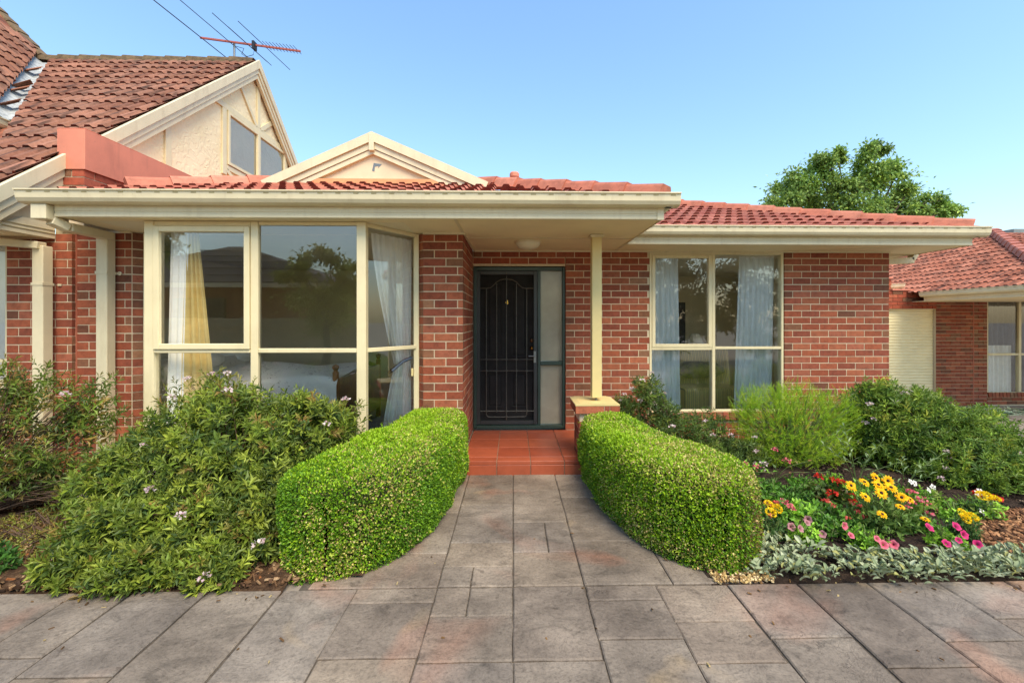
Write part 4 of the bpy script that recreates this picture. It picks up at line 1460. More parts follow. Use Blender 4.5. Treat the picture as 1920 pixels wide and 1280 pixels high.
ww = rect_frame("window", nright, (11.30, YR + .06), (13.19, YR + .06), -.19, 2.12, .03, .08, M['cream_frame'])
bevelled(MB().box(12.08, 12.14, YR + .02, YR + .1, -.15, 2.08).box(11.335, 12.075, YR + .02, YR + .1, .72, .77).box(12.145, 13.15, YR + .02, YR + .1, .72, .77).build("mullion", M['cream_frame'], ww), .004)
pane(ww, (11.33, YR + .06), (12.09, YR + .06), .77, 2.09)
pane(ww, (12.13, YR + .06), (13.16, YR + .06), .77, 2.09)
pane(ww, (11.33, YR + .06), (12.09, YR + .06), -.16, .72)
pane(ww, (12.13, YR + .06), (13.16, YR + .06), -.16, .72)
def fold_sheet(x0, x1, y, z0, z1, folds, amp, mat, name, parent):
    mb = MB().sheet(lambda s, t: (x0 + (x1 - x0) * s, y + amp * math.sin(s * folds * 2 * PI) + amp * .4 * math.sin(s * folds * 4.7 + 1), z0 + (z1 - z0) * t), folds * 8, 2)
    return mb.build(name, mat, parent, True)
M['grey_drape'] = paint("dark grey drape", S(96, 92, 92), .9, .1, 10)
c1 = fold_sheet(11.33, 12.1, YR + .2, -.2, .95, 7, .03, M['white_cloth'], "cafe_curtain", None)
tag(c1, "pale half curtain behind the lower pane of the far right window", "curtain")
c2 = fold_sheet(11.33, 12.5, YR + .28, -.2, 2.1, 9, .03, M['grey_drape'], "drape", None)
tag(c2, "dark grey drape behind the upper pane of the far right window", "curtain")
MB().box(11.2, 13.3, 11.9, 11.95, ZR, 2.4).box(11.2, 11.24, 10.62, 11.9, ZR, 2.4).box(13.26, 13.3, 10.62, 11.9, ZR, 2.4).box(11.2, 13.3, 10.62, 11.95, 2.4, 2.42).build("inner_wall", M['darkwood'], nright)
# roof
P0, PK, P1, P2 = (9.4, 7.4, 2.20), (13.1, 11.8, 3.93), (9.4, 16.2, 2.20), (16.8, 7.4, 2.20)
rr = MB().add([P0, PK, P1, P2, (16.8, 16.2, 2.2)], [(0, 1, 2), (0, 3, 1), (2, 1, 4), (3, 4, 1)]).build("roof", M['old_tile'], nright)
rr.color = S(160, 92, 74)
RO = [(190, 122, 102), (180, 114, 94), (196, 130, 110), (174, 108, 88)]
RTM = tile_mesh(.30, .36, .026, .028, .018, [M['old_tile'], M['tile_end']], 2)
sl = (PK[2] - P0[2]) / (PK[0] - P0[0])
aa = math.atan(sl)
hf = Vector((PK[0] - P0[0], PK[1] - P0[1], 0)).normalized()
hn = Vector((-hf.y, hf.x, 0))
hb = Vector((PK[0] - P1[0], PK[1] - P1[1], 0)).normalized()
hbn = Vector((hb.y, -hb.x, 0))
k1 = lay_tiles(rr, RTM, .30, .36, .285, (9.36, 16.2, 2.19), (0, -1, 0), (math.cos(aa), 0, math.sin(aa)), 30, 15,
               [(P0, hn), (P1, hbn), ((0, 14.8, 0), (0, -1, 0))], RO)
ab = math.atan((PK[2] - P0[2]) / (PK[1] - P0[1]))
k2 = lay_tiles(rr, RTM, .30, .36, .285, (12.0, 7.4, 2.21), (1, 0, 0), (0, math.cos(ab), math.sin(ab)), 8, 16, [(P0, -hn), ((0, 9.6, 0), (0, 1, 0))], RO)
print("right tiles", k1, k2)
RC2 = cap_mesh(M['tile'], .26, .06)
lay_caps(rr, RC2, (9.42, 7.42, 2.27), (13.1, 11.8, 4.0), tints=((192, 120, 102), (184, 112, 94)))
lay_caps(rr, RC2, (13.1, 11.85, 4.0), (9.42, 16.2, 2.27), tints=((192, 120, 102), (184, 112, 94)))
bevelled(MB().box(13.55, 14.0, 11.7, 12.2, 3.7, 4.03).build("chimney_cap", M['steel'], rr), .01)
gutter(nright, (9.40, 9.95, 2.09), (9.40, 7.3, 2.09), (-1, 0, 0))
fascia(nright, (9.43, 9.95, 1.99), (9.43, 7.3, 1.99), (-1, 0, 0))
fascia(nright, (9.43, 9.93, 1.99), (10.3, 9.93, 1.99), (0, 1, 0))
MB().box(9.44, 16.5, 7.35, YR - .03, 1.99, 2.0).build("soffit", M['soffit'], nright)
bevelled(MB().prism(GUT, (8.7, 10.62, 2.29), (9.40, 10.50, 2.33), Vector((-.17, -.985, 0))).build("gutter", M['cream'], nright), .002)
RW.finish(nright, 300)

# ================================================================== ROOM CONTENTS
def shape_right(t):
    # drawn back by a tie near three quarters of the way down
    if t < .62:
        q = (t / .62) ** 1.4
    else:
        q = 1 - ((t - .62) / .38) ** .8 * .65
    return -.02 + .56 * q, .98 - .06 * q
cur = curtain("curtain", M['white_cloth'], (-1.36, 4.30, -1.06, 4.70, 2.40), (-1.36, 4.30, -1.06, 4.70, .30),
              "white curtain drawn to the right with a slate tieback in the bay window", 7, .022, shape_right, 24)
tb = MB().tube([(-1.235, 4.43, 1.04), (-1.20, 4.40, 1.06), (-1.12, 4.52, 1.14), (-1.06, 4.62, 1.17)], .018, 8).build("tieback", M['blue_tie'], cur)
curtain("curtain", M['white_cloth'], (-3.21, 4.22, -3.06, 4.24, 2.38), (-3.26, 4.22, -3.10, 4.24, .3),
        "white curtain hanging at the far left of the bay window", 3, .02, None, 10)
curtain("curtain", M['gold_cloth'], (-3.09, 4.24, -2.98, 4.26, 2.38), (-3.16, 4.24, -2.80, 4.30, .3),
        "gold curtain beside the white one at the left of the bay window", 4, .028, None, 12)
curtain("sheer_curtain", M['sheer'], (1.80, 5.93, 2.22, 5.93, 2.42), (1.80, 5.93, 2.26, 5.93, .25),
        "bluish white sheer curtain at the left of the right hand window", 6, .022, None, 12)
curtain("sheer_curtain", M['sheer'], (3.06, 5.93, 3.54, 5.93, 2.42), (2.98, 5.93, 3.50, 5.93, .25),
        "bluish white sheer curtain at the right of the right hand window", 7, .022, None, 12)

bed_ = thing("bed", "pine bed with floral white quilt seen through the bay window", "bed", (-2.8, 5.6, .16))
bevelled(MB().box(-2.0, -1.94, 4.98, 6.5, .30, .92).build("footboard", M['wood'], bed_), .01)
for y in (4.96, 6.52):
    MB().tube([(-1.97, y, .16), (-1.97, y, .98)], .034, 10).lathe((-1.97, y, .98), [(.034, 0), (.02, .02), (.038, .05), (.034, .075), (.0, .09)], 10).build("bedpost", M['wood'], bed_)
bevelled(MB().box(-4.1, -2.0, 4.95, 4.99, .36, .62).build("side_rail", M['wood'], bed_), .01)
def floral():
    mm, nt, b = new_mat("white floral quilt")
    f = ramp(nt, noise(nt, 17, 2, .5, dist=2.5), [(.60, g(0)), (.64, g(.75))])
    f2 = ramp(nt, noise(nt, 4.5, 2), [(.45, g(0)), (.55, g(1))])
    c = mixc(nt, S(226, 224, 226), S(112, 92, 84), mixc(nt, f, f2, 1.0, 'MULTIPLY'))
    nt.links.new(c, b.inputs["Base Color"])
    b.inputs["Roughness"].default_value = .95
    return mm
M['floral'] = floral()
q = MB()
def quilt(s, t):
    # hangs down the near side, then runs over the top
    x = -4.1 + 2.16 * s
    wob = .02 * math.sin(s * 23) + .012 * math.sin(s * 41 + t * 9)
    if t < .25:
        return (x, 4.93 + wob, .60 + (t / .25) * .30 + .025 * math.sin(s * 30) * (1 - t * 4))
    tt = (t - .25) / .75
    return (x, 4.95 + tt * 1.5 + wob * .3, .90 + .10 * math.sin(tt * PI) + .03 * math.sin(s * 9 + tt * 7) + (.12 if s < .25 else 0))
q.sheet(quilt, 60, 24)
q.build("quilt", M['floral'], bed_, True)
for y in (5.35, 6.05):
    pb = MB().lathe((-3.75, y, 1.08), [(0, -.11), (.2, -.1), (.30, -.03), (.30, .03), (.2, .1), (0, .11)], 14, 'Z', (.8, 1.1)).build("pillow", M['white_cloth'], bed_, True)

chair = thing("armchair", "striped armchair behind the right hand window", "armchair", (3.0, 6.9, .16))
def stripes():
    mm, nt, b = new_mat("striped upholstery")
    tc = nt.nodes.new("ShaderNodeTexCoord")
    wv = nt.nodes.new("ShaderNodeTexWave")
    wv.wave_type, wv.bands_direction = 'BANDS', 'X'
    wv.inputs["Scale"].default_value = 5.5
    nt.links.new(tc.outputs["Object"], wv.inputs["Vector"])
    c = ramp(nt, wv.outputs["Fac"], [(.35, S(206, 186, 120)), (.5, S(70, 76, 90)), (.75, S(196, 176, 112))])
    nt.links.new(c, b.inputs["Base Color"])
    b.inputs["Roughness"].default_value = .95
    return mm
M['stripe'] = stripes()
M['olive_cloth'] = paint("olive cushion cloth", S(150, 136, 84), .95, .3, 12)
bevelled(MB().box(2.55, 3.45, 6.5, 7.25, .18, .55).build("seat", M['stripe'], chair), .05, 3)
bevelled(MB().add([(2.62, 7.0, .5), (3.5, 7.0, .5), (3.5, 7.3, .5), (2.62, 7.3, .5), (2.75, 7.2, 1.12), (3.55, 7.2, 1.12), (3.55, 7.45, 1.1), (2.75, 7.45, 1.1)],
                  [(0, 3, 2, 1), (4, 5, 6, 7), (0, 1, 5, 4), (1, 2, 6, 5), (2, 3, 7, 6), (3, 0, 4, 7)]).build("backrest", M['stripe'], chair), .07, 3)
cu = MB().lathe((2.95, 6.95, .78), [(0, -.13), (.2, -.12), (.32, -.04), (.32, .04), (.2, .12), (0, .13)], 16, 'Z', (1.2, .7)).build("cushion", M['olive_cloth'], chair, True)
cab = thing("cabinet", "tall dark cabinet at the back of the right hand room", "cabinet", (2.95, 8.7, .16))
bevelled(MB().box(2.6, 3.3, 8.4, 8.95, .16, 1.9).build("carcass", M['darkwood'], cab), .01)
for xx in (2.62, 2.96):
    bevelled(MB().box(xx, xx + .32, 8.375, 8.399, .25, 1.82).build("door", M['darkwood'], cab), .006)
lamp = thing("table_lamp", "white shaded lamp in front of the dark cabinet", "lamp", (3.32, 8.0, .7))
tbl = thing("side_table", "small dark table under the white shaded lamp", "table", (3.32, 8.0, .16))
bevelled(MB().box(3.12, 3.52, 7.8, 8.2, .66, .70).build("tabletop", M['darkwood'], tbl), .005)
for dx in (-.17, .17):
    for dy in (-.17, .17):
        MB().tube([(3.32 + dx, 8 + dy, .16), (3.32 + dx, 8 + dy, .66)], .015, 6).build("leg", M['darkwood'], tbl)
MB().lathe((3.32, 8.0, .70), [(.0, 0), (.08, 0), (.08, .02), (.03, .06), (.05, .18), (.02, .30), (.012, .4), (0, .4)], 14).build("lamp_base", M['darkwood'], lamp, True)
MB().lathe((3.32, 8.0, 1.05), [(.18, 0), (.13, .12), (.07, .26)], 20).build("lamp_shade", M['lamp_glass'], lamp, True)

# ================================================================== ACROSS THE DRIVE (seen mirrored in the windows)
op = thing("opposite_house", "dark roofed brick house across the drive mirrored in the bay window", "house", (-9.5, -9.0, 0))
M['far_brick'] = paint("brown far brick", S(168, 112, 90), .9, .2, 9)
MB().box(-15, -6.2, -12, -7.0, -.05, 2.7).build("wall", M['far_brick'], op)
MB().add([(-15.6, -6.4, 2.75), (-5.6, -6.4, 2.75), (-5.6, -12.6, 2.75), (-15.6, -12.6, 2.75), (-11.2, -9.5, 4.45), (-10.6, -9.5, 4.45)],
         [(0, 1, 5, 4), (1, 2, 5), (2, 3, 4, 5), (3, 0, 4), (3, 2, 1, 0)]).build("roof", M['dark_tile'], op)
for k in range(6):
    q = k / 6
    MB().bar((-15.6 + 4.4 * q, -6.38 - 3.1 * q, 2.80 + 1.7 * q), (-5.6 - 5.0 * q, -6.38 - 3.1 * q, 2.80 + 1.7 * q), .03, .035).build("tile_course", M['dark_tile'], op)
MB().box(-15.6, -5.6, -6.42, -6.28, 2.62, 2.76).build("gutter", M['cream'], op)
owin = MB().box(-11.4, -9.7, -6.99, -6.9, 1.2, 2.3).build("window", M['black'], op)
fence = thing("paling_fence", "pale timber paling fence across the drive mirrored in the bay window", "fence", (-6.5, -5.0, 0))
FP = MB().box(-.072, .072, -.01, .01, 0, 1.62).mesh("paling", M['timber_pale'])
for k in range(110):
    link("paling", FP, fence, Matrix.Translation((-14 + .15 * k, -5.0, random.uniform(-.01, .01))))
for zz in (.35, 1.35):
    MB().box(-14.1, 2.5, -4.985, -4.94, zz, zz + .09).build("rail", M['timber_pale'], fence)

# ================================================================== PLANTING
def hedge(name, label, loc, inner, outer, hts, y0, y1, seed, n=105000, browned=None):
    """clipped box hedge; inner/outer/hts give its plan edges and height from back (t = 0) to front (t = 1)"""
    nt, nh = 260, 150
    t = np.linspace(0, 1, nt)
    tf = np.linspace(0, PI, 6000)
    cf = np.stack([np.sign(np.cos(tf)) * np.abs(np.cos(tf)) ** .32 * .30, np.abs(np.sin(tf)) ** .30 * .62], 1)
    arc = np.concatenate([[0], np.cumsum(np.linalg.norm(np.diff(cf, axis=0), axis=1))])
    th = np.interp(np.linspace(0, arc[-1], nh), arc, tf)
    ts = np.array([q[0] for q in inner])
    xi = np.interp(t, ts, [q[1] for q in inner])
    xo = np.interp(t, [q[0] for q in outer], [q[1] for q in outer])
    hh = np.interp(t, [q[0] for q in hts], [q[1] for q in hts])
    y = y0 + (y1 - y0) * t
    c, wd = (xi + xo) / 2, np.abs(xi - xo) / 2
    front = np.clip((t - .80) / .20, 0, 1)
    back = np.clip((.04 - t) / .04, 0, 1)
    sw = (1 - front ** 2.4) ** .5 * (1 - back ** 3) ** .5
    sh = 1 - .16 * front ** 4 - .12 * back ** 3
    sg = 1 if xi[0] > xo[0] else -1
    co, si = np.cos(th), np.sin(th)
    ex = np.sign(co) * np.abs(co) ** .32
    ez = np.abs(si) ** .30
    Z = (hh * sh)[:, None] * ez[None, :]
    under = .86 + .14 * np.minimum(1, Z / .22)
    X = c[:, None] + sg * (wd * sw)[:, None] * ex[None, :] * under
    Y = np.repeat(y[:, None], nh, 1)
    # round the nose in plan: pull the low edge of the end back a little
    G = np.stack([X, Y, Z], -1)
    G += (waves(G.reshape(-1, 3), 4.5, seed)[:, None] * .020 + waves(G.reshape(-1, 3), 13, seed + 1)[:, None] * .012 + waves(G.reshape(-1, 3), 34, seed + 2)[:, None] * .006).reshape(nt, nh, 1) * unit(G - np.stack([np.broadcast_to(c[:, None], X.shape), Y, Z * 0 + .3], -1))
    du_, dv_ = np.gradient(G, axis=0), np.gradient(G, axis=1)
    N = np.cross(du_, dv_)
    area = np.linalg.norm(N, axis=-1)
    Nn = unit(N)
    out = G - np.stack([np.broadcast_to(c[:, None], X.shape), Y - .0, np.full_like(Z, .25)], -1)
    flip = (Nn * out).sum(-1) < 0
    Nn[flip] *= -1
    idx = RNG.choice(nt * nh, n, p=(area / area.sum()).ravel())
    P = G.reshape(-1, 3)[idx] + du_.reshape(-1, 3)[idx] * RNG.uniform(-.5, .5, (n, 1)) + dv_.reshape(-1, 3)[idx] * RNG.uniform(-.5, .5, (n, 1))
    NN = Nn.reshape(-1, 3)[idx]
    depth = np.abs(RNG.normal(size=n)) * .022 - .012
    P = P - NN * depth[:, None]
    A = unit(NN * .75 + np.array([0, 0, .35]) + RNG.normal(size=(n, 3)) * .55)
    Nl = NN * .5 + np.array([0, 0, .5]) + RNG.normal(size=(n, 3)) * .5
    upward = waves(P, 5, seed + 3) * .5 + NN[:, 2] * .7
    worn = waves(P, 6, seed + 4) + waves(P, 17, seed + 6) * .5
    col = palette(n, [(98, 142, 32), (114, 158, 34), (82, 124, 32)], [3, 3, 2], .16)
    lime = palette(n, [(158, 192, 36), (146, 184, 32), (170, 200, 56)], [3, 3, 1], .12)
    cream = palette(n, [(216, 204, 138), (196, 184, 104), (206, 176, 128), (178, 176, 90)], [3, 3, 1, 2], .12)
    q = RNG.uniform(size=n)
    col = np.where((q < np.clip(.14 + .22 * waves(P, 5, seed + 3) + .62 * NN[:, 2], .04, .92))[:, None], lime, col)  # lime leaves are likelier where the surface points up
    q2 = RNG.uniform(size=n)
    col = np.where((q2 < np.clip(.08 + .20 * worn + .06 * NN[:, 2], .01, .5))[:, None], cream, col)
    if browned is not None:
        d = np.linalg.norm((P - np.array(browned[:3])) / np.array(browned[3:6]), axis=1)
        dead = palette(n, [(120, 92, 60), (92, 74, 46), (140, 120, 60)], [1, 1, 1], .15)
        gone = RNG.uniform(size=n) < .6 * np.clip(1.3 - d, 0, 1)
        col = np.where((RNG.uniform(size=n) < .5 * np.clip(1.4 - d, 0, 1))[:, None], dead, col)
        keep = ~gone
        P, A, Nl, col = P[keep], A[keep], Nl[keep], col[keep]
        n = len(P)
    L = RNG.uniform(.012, .0215, n)
    V, F, C = leaves(P, A, Nl, L, L * .62, col, .10, .06)
    # stray shoots standing proud of the clipped face
    m_ = 520
    k_ = RNG.choice(n, m_, replace=False)
    sd_ = unit(NN[k_] if len(NN) == n else A[k_]) * .8 + np.array([0, 0, .5]) + RNG.normal(size=(m_, 3)) * .3
    sv_, sf_, sc_ = shoots(P[k_] + unit(sd_) * RNG.uniform(.012, .05, (m_, 1)), sd_, 7, .007, .019, .55, [(150, 186, 44), (126, 168, 40), (178, 196, 84)], [2, 2, 1], (.4, 1.1))
    V, F, C = merge([(V, F, C), (sv_, sf_, sc_)])
    root = thing(name, label, "hedge", loc, "clipped box hedges along the path")
    lf = np_object("foliage", V, F, C, M['leaf'], root)
    stuff(lf)
    # twiggy core
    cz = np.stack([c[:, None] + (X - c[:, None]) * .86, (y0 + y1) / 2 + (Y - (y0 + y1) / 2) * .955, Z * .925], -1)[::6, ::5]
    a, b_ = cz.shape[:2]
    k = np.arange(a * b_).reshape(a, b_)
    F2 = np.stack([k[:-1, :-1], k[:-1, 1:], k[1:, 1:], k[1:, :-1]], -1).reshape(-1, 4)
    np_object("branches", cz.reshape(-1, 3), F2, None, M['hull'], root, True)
    return root

hedge("box_hedge", "clipped box hedge left of the path below the bay window", (-.95, 3.5, 0),
      [(0, -.46), (.38, -.47), (.7, -.60), (.9, -.72), (1, -.80)], [(0, -.99), (.5, -1.25), (.85, -1.50), (1, -1.56)],
      [(0, .655), (.5, .65), (1, .60)], 4.44, 2.68, 21)
hedge("box_hedge", "clipped box hedge right of the path with a bare brown patch at its far end", (1.1, 3.5, 0),
      [(0, .65), (.40, .66), (.72, .80), (.9, .95), (1, 1.02)], [(0, 1.14), (.5, 1.38), (.85, 1.62), (1, 1.66)],
      [(0, .625), (.5, .63), (1, .60)], 4.40, 2.68, 33, browned=(1.58, 2.82, .25, .22, .22, .28))

PINK = [(226, 204, 212), (214, 184, 198), (234, 222, 226), (200, 160, 182)]
def cluster_mesh(name, n, r, size, cols, weights, mat, flat=.7):
    d = rand_dirs(n)
    d[:, 2] = np.abs(d[:, 2]) * flat + .1
    P = d * r * RNG.uniform(.5, 1, (n, 1))
    A = unit(d + RNG.normal(size=(n, 3)) * .5)
    V, F, C = leaves(P, A, d + RNG.normal(size=(n, 3)) * .3, size * RNG.uniform(.8, 1.2, n), size * .8, palette(n, cols, weights, .08), .1, .1)
    o = np_object(name, V, F, C, mat)
    me = o.data
    bpy.data.objects.remove(o)
    return me
PINKF = [cluster_mesh("flower", 18, .022, .02, PINK, [3, 2, 3, 1], M['petal']) for _ in range(3)]

def put_flowers(parent, meshes, pts, name="flower", smin=.8, smax=1.3):
    for p in pts:
        link(name, random.choice(meshes), parent, Matrix.Translation(p) @ Matrix.Rotation(random.uniform(0, 6.28), 4, 'Z') @ Matrix.Scale(random.uniform(smin, smax), 4))

HEBE = [(96, 118, 46), (116, 138, 52), (80, 102, 46), (144, 160, 66), (68, 92, 48), (132, 112, 64)]
HEBW = [3, 3, 2.6, 2.2, 2, .5]
def leafy_shrub(name, label, cat, loc, blobs, n, nl, gap, L, W, cols, weights, tipcol, base, ntwig, flowers=0, group=None, depth=.5, up=.3, whorl=2.4, open_=(.35, 1.2), twig=None, fm=None, zmin=.04, jit=.25, mat='leaf', droop=.1):
    root = thing(name, label, cat, loc, group)
    T, D = blob_points(blobs, n, depth, up, zmin)
    V, F, C = shoots(T, D, nl, gap, L, W, cols, weights, open_, jit, tipcol, whorl, .10, droop)
    V[:, 2] = np.maximum(V[:, 2], .008)
    lf = np_object("foliage", V, F, C, M[mat], root)
    stuff(lf)
    sel = RNG.choice(len(T), min(ntwig, len(T)), replace=False)
    tw = MB()
    for i in sel:
        b = Vector((base[0] + random.uniform(-.25, .25) * (blobs[0][3]), base[1] + random.uniform(-.3, .3) * blobs[0][4], 0.0))
        e = Vector(T[i]) - Vector(D[i]) * .03
        mdl = b.lerp(e, .55) + Vector((random.uniform(-.05, .05), random.uniform(-.05, .05), random.uniform(.0, .12)))
        tw.tube([b, mdl, e], .006, 4, .0022)
    to = tw.build("twigs", M[twig or 'twig'], root)
    stuff(to)
    if flowers:
        cand = [i for i in range(len(T)) if D[i][1] < .35]
        pts = [tuple(T[i] + D[i] * .012) for i in random.sample(cand, flowers)]
        put_flowers(root, fm or PINKF, pts)
    return root

leafy_shrub("flowering_shrub", "wide sprawling green shrub with small pale pink flowers under the bay window", "shrub", (-2.2, 3.2, 0),
            [(-2.12, 3.42, .34, .86, .52, .76), (-2.25, 3.02, .10, .78, .44, .40), (-1.62, 3.50, .48, .42, .34, .56), (-2.85, 3.45, .25, .42, .40, .52), (-1.72, 3.0, .12, .34, .34, .34),
             (-2.60, 2.72, .02, .30, .22, .22), (-2.2, 2.66, .02, .34, .22, .24), (-1.82, 2.68, .02, .30, .18, .22), (-1.60, 3.05, .30, .22, .25, .30)],
            3900, 15, .009, .062, .30, HEBE, HEBW, (120, 134, 62), (-2.1, 3.3), 260, 34, None, .55, .28)
# taller shoots that stand up against the glass
leafy_shrub("flowering_shrub", "loose upright shoots rising in front of the lower bay window panes", "shrub", (-2.0, 3.8, 0),
            [(-2.45, 3.70, .66, .50, .16, .56), (-1.50, 3.74, .56, .34, .16, .42), (-1.95, 3.74, .54, .35, .16, .36)],
            420, 16, .012, .062, .25, [(104, 120, 52), (122, 138, 58), (90, 108, 46), (140, 138, 72)], [3, 3, 2, 1], (134, 126, 70), (-1.95, 3.6), 110, 12, None, .6, .5)
leafy_shrub("flowering_shrub", "sparse twiggy shrub leaning in front of the two left downpipes", "shrub", (-4.1, 3.7, 0),
            [(-4.02, 3.70, .92, .46, .28, .42), (-3.62, 3.75, .78, .40, .25, .42), (-4.40, 3.65, .80, .40, .3, .5), (-3.75, 3.55, .42, .45, .28, .30), (-3.35, 3.55, .22, .3, .25, .22)],
            640, 14, .012, .062, .26, [(86, 108, 46), (104, 126, 50), (74, 96, 44), (128, 112, 62)], [3, 3, 2, 1.4], (122, 96, 60), (-4.35, 3.6), 240, 4, None, .9, .3)
leafy_shrub("small_bush", "small bright green bush at the kerb on the far left edge", "bush", (-3.2, 2.76, 0),
            [(-3.20, 2.76, .02, .20, .13, .20)], 70, 9, .012, .055, .5, [(64, 106, 48), (78, 120, 54), (56, 94, 44)], [1, 1, 1], None, (-3.2, 2.76), 12)
creep = leafy_shrub("ground_cover", "low yellowish creeping ground cover over bark mulch left of the big shrub", "ground cover", (-3.3, 3.2, 0),
            [(-3.35, 3.15, .0, .45, .42, .08), (-3.1, 2.95, .0, .25, .2, .06), (-3.55, 3.45, 0, .4, .3, .12), (-3.2, 3.3, 0, .35, .3, .12)], 800, 8, .008, .03, .35, [(124, 132, 60), (140, 128, 66), (98, 112, 50), (112, 88, 54)], [3, 2, 2, 2], None, (-3.3, 3.2), 60, zmin=.005)

# right hand bed, back row
leafy_shrub("flowering_shrub", "dark green shrub with pale flowers between the porch pier and the right hand window", "shrub", (1.75, 5.0, 0),
            [(1.62, 5.08, .30, .42, .38, .46), (1.95, 4.85, .18, .48, .42, .42), (2.35, 4.62, .06, .36, .34, .30), (1.55, 5.05, .66, .22, .2, .30), (1.30, 5.1, .4, .2, .25, .32)],
            1150, 14, .009, .06, .24, [(82, 106, 50), (98, 124, 56), (70, 94, 52), (116, 132, 62)], [3, 2, 3, 1], (84, 104, 60), (1.85, 4.9), 90, 34, None, .55, .35)
DIO = [(134, 172, 46), (152, 186, 52), (114, 156, 46), (176, 196, 70)]
leafy_shrub("golden_shrub", "feathery lime green shrub under the right hand window", "shrub", (3.05, 4.75, 0),
            [(3.02, 4.78, .52, .50, .42, .44), (2.78, 4.68, .38, .36, .34, .40), (3.42, 4.75, .46, .38, .36, .42), (3.05, 4.62, .28, .46, .34, .30), (2.55, 4.75, .55, .25, .2, .35)],
            3000, 26, .0052, .021, .18, DIO, [3, 3, 2, 1.4], (164, 190, 74), (3.02, 4.75), 300, 0, None, .75, .55, open_=(.45, .8), twig='green_stem', droop=.0)
leafy_shrub("flowering_shrub", "broad dark green shrub with pinkish flowers at the right end of the bed", "shrub", (4.4, 4.5, 0),
            [(4.25, 4.62, .30, .58, .50, .56), (4.75, 4.55, .20, .55, .5, .48), (3.95, 4.75, .50, .34, .34, .46), (4.45, 4.15, .10, .55, .40, .36), (5.0, 4.2, .05, .42, .42, .40), (4.55, 4.9, .42, .3, .3, .40)],
            2700, 14, .009, .066, .25, [(92, 122, 54), (110, 140, 58), (132, 158, 64), (76, 106, 54), (158, 168, 76)], [3, 3, 2, 2, 1], (110, 130, 62), (4.4, 4.5), 180, 40, None, .55, .3)
leafy_shrub("silver_bush", "low blue grey bush by the driveway beyond the right hand shrub", "bush", (7.9, 7.4, -.45),
            [(7.6, 7.3, -.22, .8, .35, .34), (8.4, 7.4, -.24, .7, .35, .3)], 420, 10, .012, .08, .4, [(126, 148, 136), (142, 162, 150), (104, 128, 116)], [2, 2, 1], None, (7.9, 7.4), 10, zmin=-.5)

# silver lambs' ears: every leaf an object of its own
FELT = [(146, 158, 128), (162, 172, 144), (130, 144, 112), (176, 184, 158)]
def felt_leaf(seed, yellow=False):
    r = np.random.default_rng(seed)
    nu, nv = 6, 2
    v, f = [], []
    L = .062
    for i in range(nu + 1):
        s = i / nu
        w = .0145 * (math.sin(PI * min(1, s * .93 + .07)) ** .75)
        for j in (-1, -.45, 0, .45, 1):
            v.append((L * s, j * w, .010 * abs(j) + .014 * math.sin(s * 2.4) - .006 * s * s))
    for i in range(nu):
        for j in range(4):
            a = i * 5 + j
            f.append((a, a + 1, a + 6, a + 5))
    col = lin(*((160, 160, 104) if yellow else FELT[seed % 4]))
    C = np.repeat(col[None], len(v), 0)
    for i in range(nu + 1):
        C[i * 5 + 2] *= 1.12
    o = np_object("leaf", np.array(v), np.array(f), C, M['felt_leaf'], None, True)
    me = o.data
    bpy.data.objects.remove(o)
    return me
FELTS = [felt_leaf(k) for k in range(6)] + [felt_leaf(6, True)]
def lamb_ear(nleaf, spread=.085):
    root = thing("lambs_ear_plant", "silvery felted lambs ear plant in the edging along the right hand kerb", "plant", (0, 0, 0), "silver lambs ear plants edging the right hand bed")
    for k in range(nleaf):
        az = random.uniform(0, 6.28)
        rad = spread * random.random() ** .6
        tilt = random.uniform(.15, 1.05) * (1 - rad / spread * .5)
        M_ = Matrix.Translation((rad * math.cos(az), rad * math.sin(az), random.uniform(.015, .05))) @ Matrix.Rotation(az + random.uniform(-.9, .9), 4, 'Z') @ Matrix.Rotation(-tilt, 4, 'Y') @ Matrix.Rotation(random.uniform(-.5, .5), 4, 'X') @ Matrix.Scale(random.uniform(.48, .92), 4)
        link("leaf", FELTS[6] if random.random() < .07 else random.choice(FELTS[:6]), root, M_)
    return root
protos = [lamb_ear(17), lamb_ear(15), lamb_ear(18)]
spots = []
tries = 0
while len(spots) < 84 and tries < 9000:
    tries += 1
    x = random.uniform(1.42, 3.6)
    y0_ = 2.61
    y = random.uniform(y0_, 2.86 - .05 * (x > 2.4)) if x > 1.95 else random.uniform(y0_, 2.98)
    if abs(x - 1.93) < .10 and y < 2.8:
        continue
    if all((x - a) ** 2 + (y - b_) ** 2 > .06 ** 2 for a, b_ in spots):
        spots.append((x, y))
spots += [(1.78 + .082 * k + random.uniform(-.02, .02), random.uniform(2.595, 2.645)) for k in range(22) if abs(1.78 + .082 * k - 1.98) > .07]
for i, (x, y) in enumerate(spots):
    if i < 3:
        protos[i].matrix_basis = Matrix.Translation((x, y, .012))
    else:
        clone(protos[i % 3], (x, y, .012), random.uniform(0, 6.28), random.uniform(.85, 1.25))
for i, (x, y) in enumerate([(-3.98, 3.86), (-3.80, 4.02), (-4.15, 4.15), (-3.9, 4.25), (-4.0, 4.05), (-3.7, 3.85), (-4.2, 3.95), (-3.6, 4.1), (-3.86, 3.74)]):
    c = clone(protos[i % 3], (x, y, .03), random.uniform(0, 6.28), 1.5, "silver grey lambs ear plant at the foot of the left downpipes")
    c["group"] = "silver grey plants below the left downpipes"

